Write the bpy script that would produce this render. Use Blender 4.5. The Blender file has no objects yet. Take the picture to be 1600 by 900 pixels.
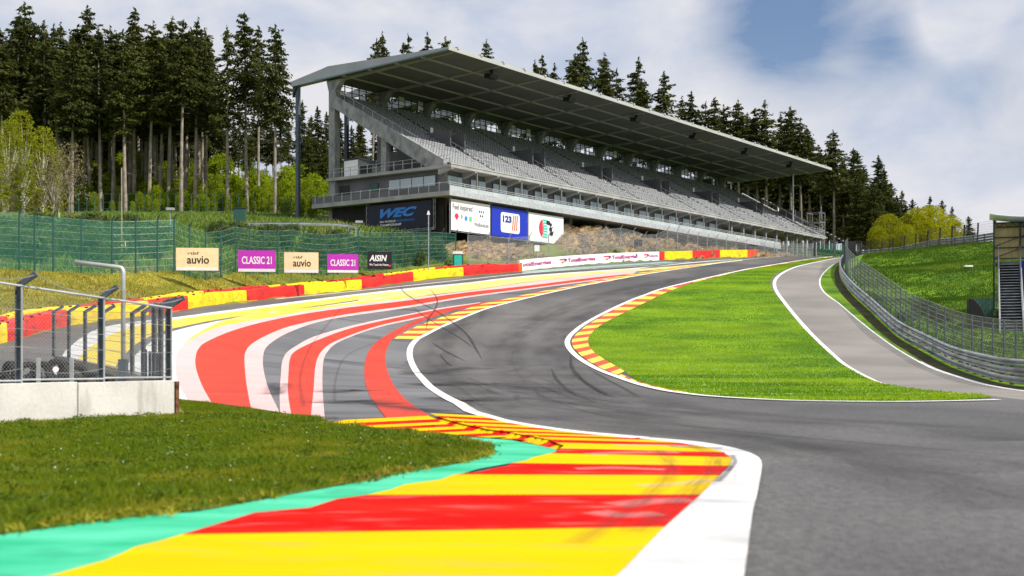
import bpy, math, random
import numpy as np
from mathutils import Vector, Matrix
from mathutils.geometry import delaunay_2d_cdt

S = bpy.context.scene
C = S.collection
R = math.radians
rng = random.Random(7)
nrg = np.random.default_rng(11)

# ---------------------------------------------------------------- camera
CAM_H, FPX, HOR = 1.5, 1884.0, 549.0
cd = bpy.data.cameras.new('camera'); cam = bpy.data.objects.new('camera', cd); C.objects.link(cam)
cam.location = (0, 0, CAM_H); cam.rotation_euler = (R(90), 0, 0)
cd.sensor_width = 36; cd.lens = FPX / 1600 * 36; cd.shift_y = (HOR - 450) / 1600
cd.clip_start = 0.1; cd.clip_end = 9000
cd.dof.use_dof = True; cd.dof.focus_distance = 75; cd.dof.aperture_fstop = 1.3
S.camera = cam

# ---------------------------------------------------------------- sky, sun, exposure
SUN_DIR = Vector((0.83, -0.40, 0.0)).normalized()
SUN_EL = R(47)
sun_vec = Vector((SUN_DIR.x * math.cos(SUN_EL), SUN_DIR.y * math.cos(SUN_EL), math.sin(SUN_EL)))
w = bpy.data.worlds.new('World'); S.world = w; w.use_nodes = True
nt = w.node_tree; N = nt.nodes; L = nt.links
for n in list(N): N.remove(n)
def nd(t, **k):
    n = N.new(t)
    for a, b in k.items(): setattr(n, a, b)
    return n
out = nd('ShaderNodeOutputWorld'); bg = nd('ShaderNodeBackground'); bg.inputs['Strength'].default_value = 0.064
sky = nd('ShaderNodeTexSky', sky_type='NISHITA', sun_disc=False)
sky.sun_elevation = SUN_EL; sky.sun_rotation = math.atan2(SUN_DIR.x, SUN_DIR.y)
sky.air_density = 1.0; sky.dust_density = 0.6; sky.ozone_density = 1.5
tc = nd('ShaderNodeTexCoord')
def vmath(op, a, b=None, s=None):
    n = nd('ShaderNodeVectorMath', operation=op); L.new(a, n.inputs[0])
    if b is not None:
        if isinstance(b, (tuple, Vector)): n.inputs[1].default_value = b
        else: L.new(b, n.inputs[1])
    return n
def fmath(op, a, b=0.0, clamp=False):
    n = nd('ShaderNodeMath', operation=op, use_clamp=clamp)
    for i, q in enumerate((a, b)):
        if isinstance(q, (int, float)): n.inputs[i].default_value = q
        else: L.new(q, n.inputs[i])
    return n.outputs[0]
def ramp(fac, stops):
    n = nd('ShaderNodeValToRGB'); L.new(fac, n.inputs[0]); e = n.color_ramp.elements
    while len(e) < len(stops): e.new(0.5)
    for q, (p, c) in zip(e, stops): q.position = p; q.color = (c, c, c, 1) if isinstance(c, (int, float)) else (*c, 1)
    return n.outputs[0]
nrm = vmath('NORMALIZE', tc.outputs['Generated']).outputs[0]
def noise(vec, scale, detail, rough=.5, dist=0.0):
    n = nd('ShaderNodeTexNoise'); L.new(vec, n.inputs['Vector']); n.inputs['Scale'].default_value = scale
    n.inputs['Detail'].default_value = detail; n.inputs['Roughness'].default_value = rough; n.inputs['Distortion'].default_value = dist
    return n.outputs['Fac']
stretch = vmath('MULTIPLY', nrm, (1.0, 1.0, 2.0)).outputs[0]
n1 = noise(stretch, 3.2, 9, .55, .35)
n2 = noise(stretch, 7.5, 8, .55, .2)
def dirv(u, v): return Vector(((u - 800) / FPX, 1, (HOR - v) / FPX)).normalized()
def gap(u, v, rad, amt):   # an opening in the cloud deck round one direction
    d = nd('ShaderNodeVectorMath', operation='DISTANCE'); L.new(nrm, d.inputs[0]); d.inputs[1].default_value = dirv(u, v)
    n = nd('ShaderNodeMapRange', interpolation_type='SMOOTHSTEP'); L.new(d.outputs['Value'], n.inputs[0])
    n.inputs[1].default_value = 0; n.inputs[2].default_value = rad; n.inputs[3].default_value = amt; n.inputs[4].default_value = 0
    return n.outputs[0]
g = fmath('ADD', gap(1300, 0, .12, .42), gap(1170, 50, .09, .28))
g = fmath('ADD', g, gap(1560, 150, .09, .22)); g = fmath('ADD', g, gap(1400, 60, .05, .20)); g = fmath('ADD', g, gap(1230, 30, .06, .2))
g = fmath('SUBTRACT', g, gap(1490, 25, .05, .5)); g = fmath('ADD', g, gap(740, -30, .10, .16)); g = fmath('ADD', g, gap(1590, 300, .06, .12))
wob = fmath('ADD', fmath('MULTIPLY', noise(stretch, 5.0, 8, .6, .6), 2.4), -.35)
cov = fmath('SUBTRACT', fmath('ADD', fmath('MULTIPLY', n1, .55), .37), fmath('MULTIPLY', g, wob))
cov = ramp(cov, [(.12, 0.08), (.38, .55), (.62, 1.0)])
shade = ramp(n2, [(.27, (6.6, 7.9, 10.4)), (.58, (11.4, 11.4, 12.0))])
blue = nd('ShaderNodeMixRGB', blend_type='MULTIPLY'); blue.inputs[0].default_value = 1
L.new(sky.outputs[0], blue.inputs[1]); blue.inputs[2].default_value = (1.15, 1.3, 1.5, 1)
mx = nd('ShaderNodeMixRGB'); L.new(cov, mx.inputs[0]); L.new(blue.outputs[0], mx.inputs[1]); L.new(shade, mx.inputs[2])
L.new(mx.outputs[0], bg.inputs['Color']); L.new(bg.outputs[0], out.inputs[0])

sd = bpy.data.lights.new('sun', 'SUN'); so = bpy.data.objects.new('sun', sd); C.objects.link(so)
sd.energy = 5.0; sd.angle = R(0.6); sd.color = (1.0, 0.95, 0.86)
so.rotation_euler = sun_vec.to_track_quat('Z', 'Y').to_euler(); so.location = (60, -40, 90)
S.view_settings.view_transform = 'Standard'; S.view_settings.look = 'None'
S.view_settings.exposure = 0.12; S.view_settings.gamma = 1; S.view_settings.use_curve_mapping = False
S.render.engine = 'CYCLES'
S.cycles.transparent_max_bounces = 24; S.cycles.max_bounces = 6

# ---------------------------------------------------------------- materials
def mat(name, col, rough=.7, var=.15, scale=3.0, bump=0.0, bscale=None, metal=0.0, col2=None, detail=6, dist=.0,
        spec=.3, coord='Object', contrast=(.35, .65), stretch=None, fine=0.0, fscale=60, trans=0.0, stain=None):
    m = bpy.data.materials.new(name); m.use_nodes = True
    t = m.node_tree; b = t.nodes['Principled BSDF']
    b.inputs['Roughness'].default_value = rough; b.inputs['Metallic'].default_value = metal
    b.inputs['Specular IOR Level'].default_value = spec
    tcn = t.nodes.new('ShaderNodeTexCoord'); mp = t.nodes.new('ShaderNodeMapping')
    t.links.new(tcn.outputs[coord], mp.inputs[0])
    if stretch: mp.inputs['Scale'].default_value = stretch
    n = t.nodes.new('ShaderNodeTexNoise'); n.inputs['Scale'].default_value = scale; n.inputs['Detail'].default_value = detail
    n.inputs['Distortion'].default_value = dist
    t.links.new(mp.outputs[0], n.inputs['Vector'])
    r = t.nodes.new('ShaderNodeValToRGB'); t.links.new(n.outputs['Fac'], r.inputs[0])
    if col2 is None:
        c1 = tuple(c * (1 - var) for c in col); c2 = tuple(min(1, c * (1 + var)) for c in col)
    else: c1, c2 = col, col2
    r.color_ramp.elements[0].position = contrast[0]; r.color_ramp.elements[1].position = contrast[1]
    r.color_ramp.elements[0].color = (*c1, 1); r.color_ramp.elements[1].color = (*c2, 1)
    src = r.outputs[0]
    if fine:
        f = t.nodes.new('ShaderNodeTexNoise'); f.inputs['Scale'].default_value = fscale; f.inputs['Detail'].default_value = 3
        t.links.new(mp.outputs[0], f.inputs['Vector'])
        fr = t.nodes.new('ShaderNodeMapRange'); t.links.new(f.outputs['Fac'], fr.inputs[0])
        fr.inputs[1].default_value = .3; fr.inputs[2].default_value = .7; fr.inputs[3].default_value = 1 - fine; fr.inputs[4].default_value = 1 + fine
        mm = t.nodes.new('ShaderNodeVectorMath'); mm.operation = 'SCALE'; t.links.new(src, mm.inputs[0]); t.links.new(fr.outputs[0], mm.inputs['Scale'])
        src = mm.outputs[0]
    if stain:   # (colour, scale, low, high, stretch)
        s = t.nodes.new('ShaderNodeTexNoise'); s.inputs['Scale'].default_value = stain[1]; s.inputs['Detail'].default_value = 7
        sm = t.nodes.new('ShaderNodeMapping'); sm.inputs['Scale'].default_value = stain[4]; sm.inputs['Location'].default_value = (3.1, 7.7, 1.3)
        t.links.new(tcn.outputs[coord], sm.inputs[0]); t.links.new(sm.outputs[0], s.inputs['Vector'])
        sr = t.nodes.new('ShaderNodeMapRange'); t.links.new(s.outputs['Fac'], sr.inputs[0])
        sr.inputs[1].default_value = stain[2]; sr.inputs[2].default_value = stain[3]
        mx = t.nodes.new('ShaderNodeMixRGB'); t.links.new(sr.outputs[0], mx.inputs[0]); t.links.new(src, mx.inputs[1]); mx.inputs[2].default_value = (*stain[0], 1)
        src = mx.outputs[0]
    t.links.new(src, b.inputs['Base Color'])
    if bump:
        bn = t.nodes.new('ShaderNodeTexNoise'); bn.inputs['Scale'].default_value = bscale or scale * 6; bn.inputs['Detail'].default_value = 6
        t.links.new(mp.outputs[0], bn.inputs['Vector'])
        bb = t.nodes.new('ShaderNodeBump'); bb.inputs['Strength'].default_value = bump; bb.inputs['Distance'].default_value = .05
        t.links.new(bn.outputs['Fac'], bb.inputs['Height']); t.links.new(bb.outputs[0], b.inputs['Normal'])
    if trans:
        o = t.nodes['Material Output']; tl = t.nodes.new('ShaderNodeBsdfTranslucent'); t.links.new(src, tl.inputs['Color'])
        ms = t.nodes.new('ShaderNodeMixShader'); ms.inputs[0].default_value = trans
        t.links.new(b.outputs[0], ms.inputs[1]); t.links.new(tl.outputs[0], ms.inputs[2]); t.links.new(ms.outputs[0], o.inputs['Surface'])
    return m

def leafmat(name, c1, c2, trans=.35, rough=.6, patch=None):
    """foliage: colour differs leaf by leaf"""
    m = bpy.data.materials.new(name); m.use_nodes = True
    t = m.node_tree; b = t.nodes['Principled BSDF']; o = t.nodes['Material Output']
    gi = t.nodes.new('ShaderNodeNewGeometry'); r = t.nodes.new('ShaderNodeMixRGB')
    oi = t.nodes.new('ShaderNodeObjectInfo')
    ad = t.nodes.new('ShaderNodeMath'); ad.operation = 'MULTIPLY_ADD'; ad.inputs[1].default_value = .65
    sc = t.nodes.new('ShaderNodeMath'); sc.operation = 'MULTIPLY'; sc.inputs[1].default_value = .35
    t.links.new(oi.outputs['Random'], sc.inputs[0])
    t.links.new(gi.outputs['Random Per Island'], ad.inputs[0]); t.links.new(sc.outputs[0], ad.inputs[2])
    t.links.new(ad.outputs[0], r.inputs[0]); r.inputs[1].default_value = (*c1, 1); r.inputs[2].default_value = (*c2, 1)
    src = r
    if patch:   # (colour, scale, stretch, low, high): drifts of another grass colour across the ground
        pc, ps, pst, pl, ph = patch
        tcn = t.nodes.new('ShaderNodeTexCoord'); mp = t.nodes.new('ShaderNodeMapping'); mp.inputs['Scale'].default_value = pst
        n = t.nodes.new('ShaderNodeTexNoise'); n.inputs['Scale'].default_value = ps; n.inputs['Detail'].default_value = 6
        mr = t.nodes.new('ShaderNodeMapRange'); mr.inputs[1].default_value = pl; mr.inputs[2].default_value = ph; mr.inputs[4].default_value = .85
        t.links.new(tcn.outputs['Object'], mp.inputs[0]); t.links.new(mp.outputs[0], n.inputs['Vector']); t.links.new(n.outputs['Fac'], mr.inputs[0])
        src = t.nodes.new('ShaderNodeMixRGB'); t.links.new(mr.outputs[0], src.inputs[0]); t.links.new(r.outputs[0], src.inputs[1]); src.inputs[2].default_value = (*pc, 1)
    r = src
    t.links.new(r.outputs[0], b.inputs['Base Color']); b.inputs['Roughness'].default_value = rough; b.inputs['Specular IOR Level'].default_value = .15
    tl = t.nodes.new('ShaderNodeBsdfTranslucent'); t.links.new(r.outputs[0], tl.inputs['Color'])
    ms = t.nodes.new('ShaderNodeMixShader'); ms.inputs[0].default_value = trans
    t.links.new(b.outputs[0], ms.inputs[1]); t.links.new(tl.outputs[0], ms.inputs[2]); t.links.new(ms.outputs[0], o.inputs['Surface'])
    return m

def softmat(name, col, strength, edge=1.0, nscale=3.0):
    """rubber laid on the road: thins out towards its sides and in streaks (UV: x across, y along in metres)"""
    m = bpy.data.materials.new(name); m.use_nodes = True
    t = m.node_tree; b = t.nodes['Principled BSDF']; o = t.nodes['Material Output']; b.inputs['Base Color'].default_value = (*col, 1); b.inputs['Roughness'].default_value = .65
    uv = t.nodes.new('ShaderNodeUVMap'); sp = t.nodes.new('ShaderNodeSeparateXYZ'); t.links.new(uv.outputs[0], sp.inputs[0])
    mp = t.nodes.new('ShaderNodeMapping'); mp.inputs['Scale'].default_value = (nscale * 2.2, .22 * nscale, 1); t.links.new(uv.outputs[0], mp.inputs[0])
    n = t.nodes.new('ShaderNodeTexNoise'); n.inputs['Scale'].default_value = 1.0; n.inputs['Detail'].default_value = 6; t.links.new(mp.outputs[0], n.inputs['Vector'])
    def mth(op, a, b_=0.0, cl=False):
        q = t.nodes.new('ShaderNodeMath'); q.operation = op; q.use_clamp = cl
        for i, z in enumerate((a, b_)):
            if isinstance(z, (int, float)): q.inputs[i].default_value = z
            else: t.links.new(z, q.inputs[i])
        return q.outputs[0]
    s = mth('SINE', mth('MULTIPLY', sp.outputs[0], math.pi)); s = mth('POWER', s, edge)
    f = mth('MULTIPLY', mth('SUBTRACT', mth('MULTIPLY', n.outputs['Fac'], 2.6), .75, True), s, True); f = mth('MULTIPLY', f, strength, True)
    en = mth('MULTIPLY', f, sp.outputs[2]) if False else f
    tr = t.nodes.new('ShaderNodeBsdfTransparent'); ms = t.nodes.new('ShaderNodeMixShader')
    t.links.new(en, ms.inputs[0]); t.links.new(tr.outputs[0], ms.inputs[1]); t.links.new(b.outputs[0], ms.inputs[2]); t.links.new(ms.outputs[0], o.inputs['Surface'])
    return m

def netmat(name, col, pitch, wire, base=0.0, metal=.0, rough=.5):
    """woven netting: diamond pattern of wires over clear gaps, UV in metres"""
    m = bpy.data.materials.new(name); m.use_nodes = True
    t = m.node_tree; b = t.nodes['Principled BSDF']; o = t.nodes['Material Output']
    b.inputs['Base Color'].default_value = (*col, 1); b.inputs['Roughness'].default_value = rough; b.inputs['Metallic'].default_value = metal
    uv = t.nodes.new('ShaderNodeUVMap'); sp = t.nodes.new('ShaderNodeSeparateXYZ'); t.links.new(uv.outputs[0], sp.inputs[0])
    def mth(op, a, b_=0.0):
        n = t.nodes.new('ShaderNodeMath'); n.operation = op
        for i, q in enumerate((a, b_)):
            if isinstance(q, (int, float)): n.inputs[i].default_value = q
            else: t.links.new(q, n.inputs[i])
        return n.outputs[0]
    s = mth('ADD', sp.outputs[0], sp.outputs[1]); d = mth('SUBTRACT', sp.outputs[0], sp.outputs[1])
    f1 = mth('FRACT', mth('DIVIDE', s, pitch)); f2 = mth('FRACT', mth('DIVIDE', mth('ADD', d, 1000.0), pitch))
    l = mth('MAXIMUM', mth('LESS_THAN', f1, wire), mth('LESS_THAN', f2, wire))
    fac = mth('MAXIMUM', l, base)
    tr = t.nodes.new('ShaderNodeBsdfTransparent'); ms = t.nodes.new('ShaderNodeMixShader')
    t.links.new(fac, ms.inputs[0]); t.links.new(tr.outputs[0], ms.inputs[1]); t.links.new(b.outputs[0], ms.inputs[2])
    t.links.new(ms.outputs[0], o.inputs['Surface'])
    return m

def solid(name, col, rough=.5, metal=0.0, spec=.4):
    return mat(name, col, rough, var=.06, scale=2.5, metal=metal, spec=spec)

def glassmat(name, col, rough=.06):
    m = bpy.data.materials.new(name); m.use_nodes = True; b = m.node_tree.nodes['Principled BSDF']
    b.inputs['Base Color'].default_value = (*col, 1); b.inputs['Roughness'].default_value = rough; b.inputs['Specular IOR Level'].default_value = .9
    return m

GR = (1, 1, 1)
M = dict(
    soil=mat('soil', (.10, .13, .02), .95, col2=(.17, .20, .03), scale=.35, bump=.6, bscale=6, fine=.25, fscale=9),
    far_grass=mat('far_grass', (.06, .10, .02), .95, col2=(.12, .17, .03), scale=.2, bump=.5, bscale=3, fine=.3, fscale=5),
    forest_floor=mat('forest_floor', (.03, .045, .012), .95, col2=(.10, .15, .02), scale=.25, fine=.3, fscale=3),
    lawn_ground=mat('lawn_ground', (.06, .15, .003), .95, col2=(.17, .31, .006), scale=.30, bump=.4, bscale=10, fine=.22, fscale=7, stretch=(1, 1, 1)),
    verge_ground=mat('verge_ground', (.075, .11, .008), .95, col2=(.19, .18, .035), scale=.9, bump=.4, bscale=14, fine=.2, fscale=25),
    bank_ground=mat('bank_ground', (.16, .165, .018), .95, col2=(.33, .28, .04), scale=.45, bump=.5, bscale=8, fine=.25, fscale=7),
    dirt_and_shade=mat('dirt_and_shade', (.035, .04, .010), .95, col2=(.09, .08, .03), scale=.8, bump=.5, bscale=10, fine=.25, fscale=12),
    asphalt=mat('asphalt', (.064, .062, .062), .58, col2=(.148, .140, .135), scale=.10, detail=7, dist=.6, fine=.34, fscale=13, bump=.5, bscale=40,
                spec=.45, stretch=(1, .55, 1), contrast=(.36, .62), stain=((.055, .055, .062), .10, .56, .74, (.8, 2.6, 1))),
    runoff=mat('runoff_asphalt', (.105, .107, .116), .66, col2=(.175, .174, .180), scale=.16, detail=7, fine=.10, fscale=30, bump=.12, bscale=60,
               spec=.45, stain=((.055, .06, .072), .22, .54, .72, (.45, 2.2, 1))),
    old_asphalt=mat('old_asphalt', (.185, .172, .160), .8, col2=(.25, .232, .215), scale=.18, fine=.09, fscale=25, bump=.1, bscale=50),
    pale_asphalt=mat('pale_asphalt', (.24, .235, .23), .7, var=.12, scale=.3, fine=.1, fscale=25),
    white=mat('white_paint', (.60, .595, .585), .7, col2=(.70, .695, .685), scale=.7, fine=.04, fscale=8, stain=((.36, .36, .37), 1.0, .50, .76, (.6, 1.4, 1))),
    line_white=mat('line_paint', (.72, .71, .69), .55, col2=(.86, .85, .82), scale=1.5, fine=.06, fscale=8),
    pink=mat('pale_pink_paint', (.66, .42, .41), .6, col2=(.71, .48, .47), scale=.5, stain=((.62, .45, .45), .5, .64, .8, (.5, 2.5, 1))),
    coral=mat('coral_red_paint', (.52, .036, .016), .65, col2=(.60, .050, .022), scale=.4, stain=((.48, .085, .07), .3, .60, .8, (.5, 2.5, 1))),
    yel_run=mat('yellow_runoff_paint', (.68, .52, .045), .6, col2=(.73, .57, .08), scale=.5, stain=((.80, .70, .35), .4, .58, .8, (.7, 1.6, 1))),
    yel_far=mat('faded_yellow_paint', (.66, .54, .14), .6, col2=(.69, .60, .24), scale=.4),
    red=mat('kerb_red_paint', (.56, .002, .003), .8, col2=(.66, .014, .006), scale=.7, spec=.04, stretch=(.5, 2, 1), bump=.05, bscale=25, stain=((.46, .10, .09), 2.2, .55, .72, (.5, 2.2, 1)), fine=.07, fscale=40),
    yellow=mat('kerb_yellow_paint', (.66, .43, .000), .8, col2=(.72, .49, .000), scale=.7, spec=.04, stretch=(.5, 2, 1), bump=.05, bscale=25, stain=((.52, .38, .06), 1.9, .56, .76, (.5, 2.4, 1)), fine=.06, fscale=40),
    red_k=mat('worn_red_paint', (.56, .060, .020), .55, col2=(.66, .095, .035), scale=1.2, stain=((.35, .12, .08), .9, .56, .75, GR)),
    yel_k=mat('worn_yellow_paint', (.85, .58, .05), .55, col2=(.90, .66, .10), scale=1.2, stain=((.6, .5, .2), .9, .60, .78, GR)),
    green=mat('green_paint', (.008, .40, .19), .65, col2=(.08, .56, .34), scale=1.0, dist=.5, stretch=(.6, 1.6, 1), stain=((.02, .33, .17), 1.3, .60, .75, GR)),
    pale_green=mat('pale_green_paint', (.28, .42, .36), .6, var=.12, scale=.6),
    rubber=mat('tyre_rubber_mark', (.062, .060, .058), .7, col2=(.13, .125, .12), scale=.9, fine=.2, fscale=10),
    rub_line=softmat('rubbered_line', (.04, .038, .037), .40, 1.2, 1.2), rub_skid=softmat('tyre_skid', (.018, .018, .018), .95, .6, 6.0), faint=softmat('faint_tyre_skid', (.03, .028, .028), .34, .7, 4.0), smudge=softmat('dark_smudge', (.03, .03, .033), .75, 1.5, 1.0), scrape=softmat('pale_scrape', (.55, .54, .52), .5, 1.0, 3.0),
    tyre=mat('tyre_rubber', (.010, .010, .011), .7, var=.4, scale=6, bump=.3, bscale=25),
    concrete=mat('concrete', (.50, .485, .46), .85, col2=(.62, .60, .57), scale=.8, bump=.12, bscale=12, fine=.06, fscale=14, stain=((.26, .23, .18), 1.1, .58, .80, (1.6, 1.6, .35))),
    conc_beam=mat('beam_concrete', (.24, .25, .26), .85, col2=(.36, .37, .38), scale=.9, stain=((.16, .16, .17), 1.3, .5, .7, (1, 1, .6))),
    conc_dark=mat('grey_concrete', (.15, .15, .148), .85, col2=(.23, .23, .225), scale=.5, fine=.1, fscale=6, stain=((.14, .14, .14), .5, .55, .75, (1, 1, .3))),
    conc_slab=mat('slab_concrete', (.30, .305, .30), .85, col2=(.42, .42, .41), scale=.35, fine=.06, fscale=5, stain=((.27, .27, .25), .4, .56, .75, (1, 1, 1))),  # stand concrete set darker: part of its shade put into the colour
    panel=mat('dark_wall_panel', (.13, .13, .145), .6, var=.12, scale=.4),
    shade_wall=mat('dark_recess', (.03, .028, .026), .9, var=.3, scale=.4),  # near-black colour carries the shade of the recesses under the stand
    roof_soffit=mat('roof_soffit', (.095, .10, .098), .8, col2=(.125, .13, .127), scale=.12),  # roof underside shade deepened through this dark grey
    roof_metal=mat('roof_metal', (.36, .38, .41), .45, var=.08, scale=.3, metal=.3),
    roof_edge=mat('roof_edge', (.40, .41, .40), .5, var=.06, scale=.5),
    rib=mat('roof_rib_paint', (.27, .28, .28), .7, var=.06, scale=.3),
    sky_pane=mat('sky_bright_pane', (.80, .82, .86), .5, var=.12, scale=.5, trans=.85),  # white translucent panes added, standing in for bright sky in the openings
    teal=solid('soffit_trim', (.14, .22, .24)),
    steel=mat('galvanised_steel', (.36, .38, .41), .5, var=.25, scale=2.5, metal=.55),
    steel_light=mat('bright_steel', (.50, .52, .54), .40, var=.15, scale=2.5, metal=.4),
    steel_dark=mat('dark_steel', (.055, .065, .085), .5, var=.25, scale=5, metal=.3),
    post_grey=mat('blue_grey_post', (.10, .125, .155), .5, var=.25, scale=5, metal=.3),
    rust=mat('rusty_steel', (.05, .022, .012), .9, col2=(.20, .09, .04), scale=9),
    black=solid('black_paint', (.012, .012, .013)),
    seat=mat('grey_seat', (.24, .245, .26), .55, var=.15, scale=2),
    seat_lit=mat('sunlit_seat', (.28, .285, .30), .5, var=.12, scale=2),  # paler seat copy: sunlight on the near front rows put into the colour
    step=mat('stand_concrete', (.10, .10, .102), .85, col2=(.14, .14, .14), scale=.4),  # deck and seats darkened to deepen the stand's shade by colour
    glass=glassmat('window_glass', (.36, .45, .50), .10),  # pale blue-grey base colour stands in for reflected sky
    glass_rail=mat('glass_railing', (.42, .47, .48), .25, var=.1, scale=.5, spec=.6),
    wframe=solid('window_frame_paint', (.05, .055, .065)),
    rail_steel=mat('rail_steel', (.30, .33, .38), .42, col2=(.52, .54, .57), scale=1.2, metal=.35, stain=((.13, .13, .14), .8, .5, .75, (.5, .5, 4))),
    net_thin=netmat('thin_netting', (.10, .10, .11), .12, .05),
    net=netmat('wire_netting', (.30, .31, .32), .085, .075, metal=.3),
    net_r=netmat('catch_netting', (.34, .36, .37), .10, .10, .08, metal=.3),
    net_g=netmat('green_netting', (.07, .38, .28), .16, .06, .07),
    net_gd=netmat('dark_green_netting', (.015, .17, .11), .16, .09, .05),
    green_post=solid('green_post', (.03, .10, .085)),
    red_b=mat('red_barrier_cover', (.66, .012, .014), .45, col2=(.80, .030, .022), scale=.8, bump=.25, bscale=4, stain=((.28, .02, .02), 1.4, .50, .74, (1, 1, 2.5)), fine=.10, fscale=5),
    yel_b=mat('yellow_barrier_cover', (.82, .56, .002), .45, col2=(.92, .68, .012), scale=.8, bump=.25, bscale=4, stain=((.45, .30, .04), 1.4, .52, .76, (1, 1, 2.5)), fine=.08, fscale=5),
    orange_b=solid('orange_cover', (.80, .10, .012)),
    sign_white=solid('sign_white', (.78, .79, .80)), sign_navy=solid('sign_navy', (.006, .008, .030)), sign_blue=solid('sign_blue', (.008, .030, .42)),
    sign_cream=solid('sign_cream', (.86, .68, .42)), sign_purple=solid('sign_purple', (.50, .03, .50)), sign_black=solid('sign_black', (.012, .012, .018)),
    ink=solid('ink_black', (.015, .015, .02)), ink_white=solid('ink_white', (.85, .85, .87)), ink_blue=solid('ink_blue', (.03, .22, .72)),
    ink_grey=solid('ink_grey', (.18, .18, .20)), ink_red=solid('ink_red', (.75, .03, .06)), ink_orange=solid('ink_orange', (.80, .14, .02)),
    ink_teal=solid('ink_teal', (.02, .55, .42)), ink_green=solid('ink_green', (.10, .60, .20)), ink_magenta=solid('ink_magenta', (.48, .03, .22)), ink_navy=solid('ink_navy', (.02, .04, .25)),
    rock=mat('rock', (.13, .088, .045), .9, col2=(.44, .31, .165), scale=.9, bump=.9, bscale=2.2, fine=.35, fscale=3.5, detail=9, dist=1.2, stain=((.09, .08, .05), .5, .54, .66, GR)),
    bark=mat('spruce_bark', (.20, .17, .14), .9, col2=(.40, .34, .28), scale=2.2, stretch=(1, 1, .4), bump=.4),
    bark_birch=mat('birch_bark', (.38, .36, .30), .8, col2=(.62, .60, .52), scale=2, stretch=(1, 1, .6)),
    spruce=leafmat('spruce_needles', (.018, .030, .007), (.100, .112, .018), .28),
    spruce_b=leafmat('spruce_needles_cool', (.018, .030, .008), (.100, .108, .018), .28),
    young=leafmat('young_leaves', (.14, .22, .006), (.42, .50, .018), .55),
    birch=leafmat('birch_leaves', (.16, .19, .010), (.40, .42, .022), .55),
    yellow_leaf=leafmat('spring_leaves', (.17, .20, .005), (.50, .47, .010), .55),
    shrub=leafmat('shrub_leaves', (.045, .08, .020), (.15, .20, .06), .3),
    twig=leafmat('bare_twigs', (.12, .10, .05), (.24, .20, .09), .1),
    blade=leafmat('grass_blades', (.050, .095, .002), (.19, .26, .006), .4, .5, patch=((.30, .29, .02), .45, (1, 1.6, 1), .50, .68)),
    weed=leafmat('weed_leaves', (.05, .10, .006), (.16, .23, .014), .35, .5),
    lawn=leafmat('lawn_blades', (.060, .17, .002), (.20, .37, .004), .4, .5, patch=((.42, .55, .010), .13, (.6, 1.7, 1), .44, .60)),
    bank_lawn=leafmat('bank_lawn_blades', (.025, .07, .003), (.09, .17, .006), .4, .5, patch=((.17, .24, .02), .12, (1, 1, 1), .50, .68)),  # darker lawn copy: shade of the slope turned from the sun painted in
    scrub=leafmat('scrub_blades', (.08, .16, .02), (.26, .36, .06), .3, .6, patch=((.34, .29, .12), .22, (1, 1, 1), .56, .68)),
    bankg=leafmat('bank_blades', (.16, .17, .012), (.42, .37, .035), .35, .6, patch=((.20, .13, .03), .5, (1, 1, 1), .50, .7)),
    petal=solid('daisy_white', (.80, .80, .70)),
    blue_seat=solid('blue_seat', (.012, .03, .42)),
    beige=mat('beige_sheet', (.58, .46, .24), .7, var=.12, scale=.8, stretch=(8, 1, 1)),
    canvas=solid('white_canvas', (.80, .80, .80)),
)
M['glass'].node_tree.nodes['Principled BSDF'].inputs['Metallic'].default_value = .0

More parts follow.
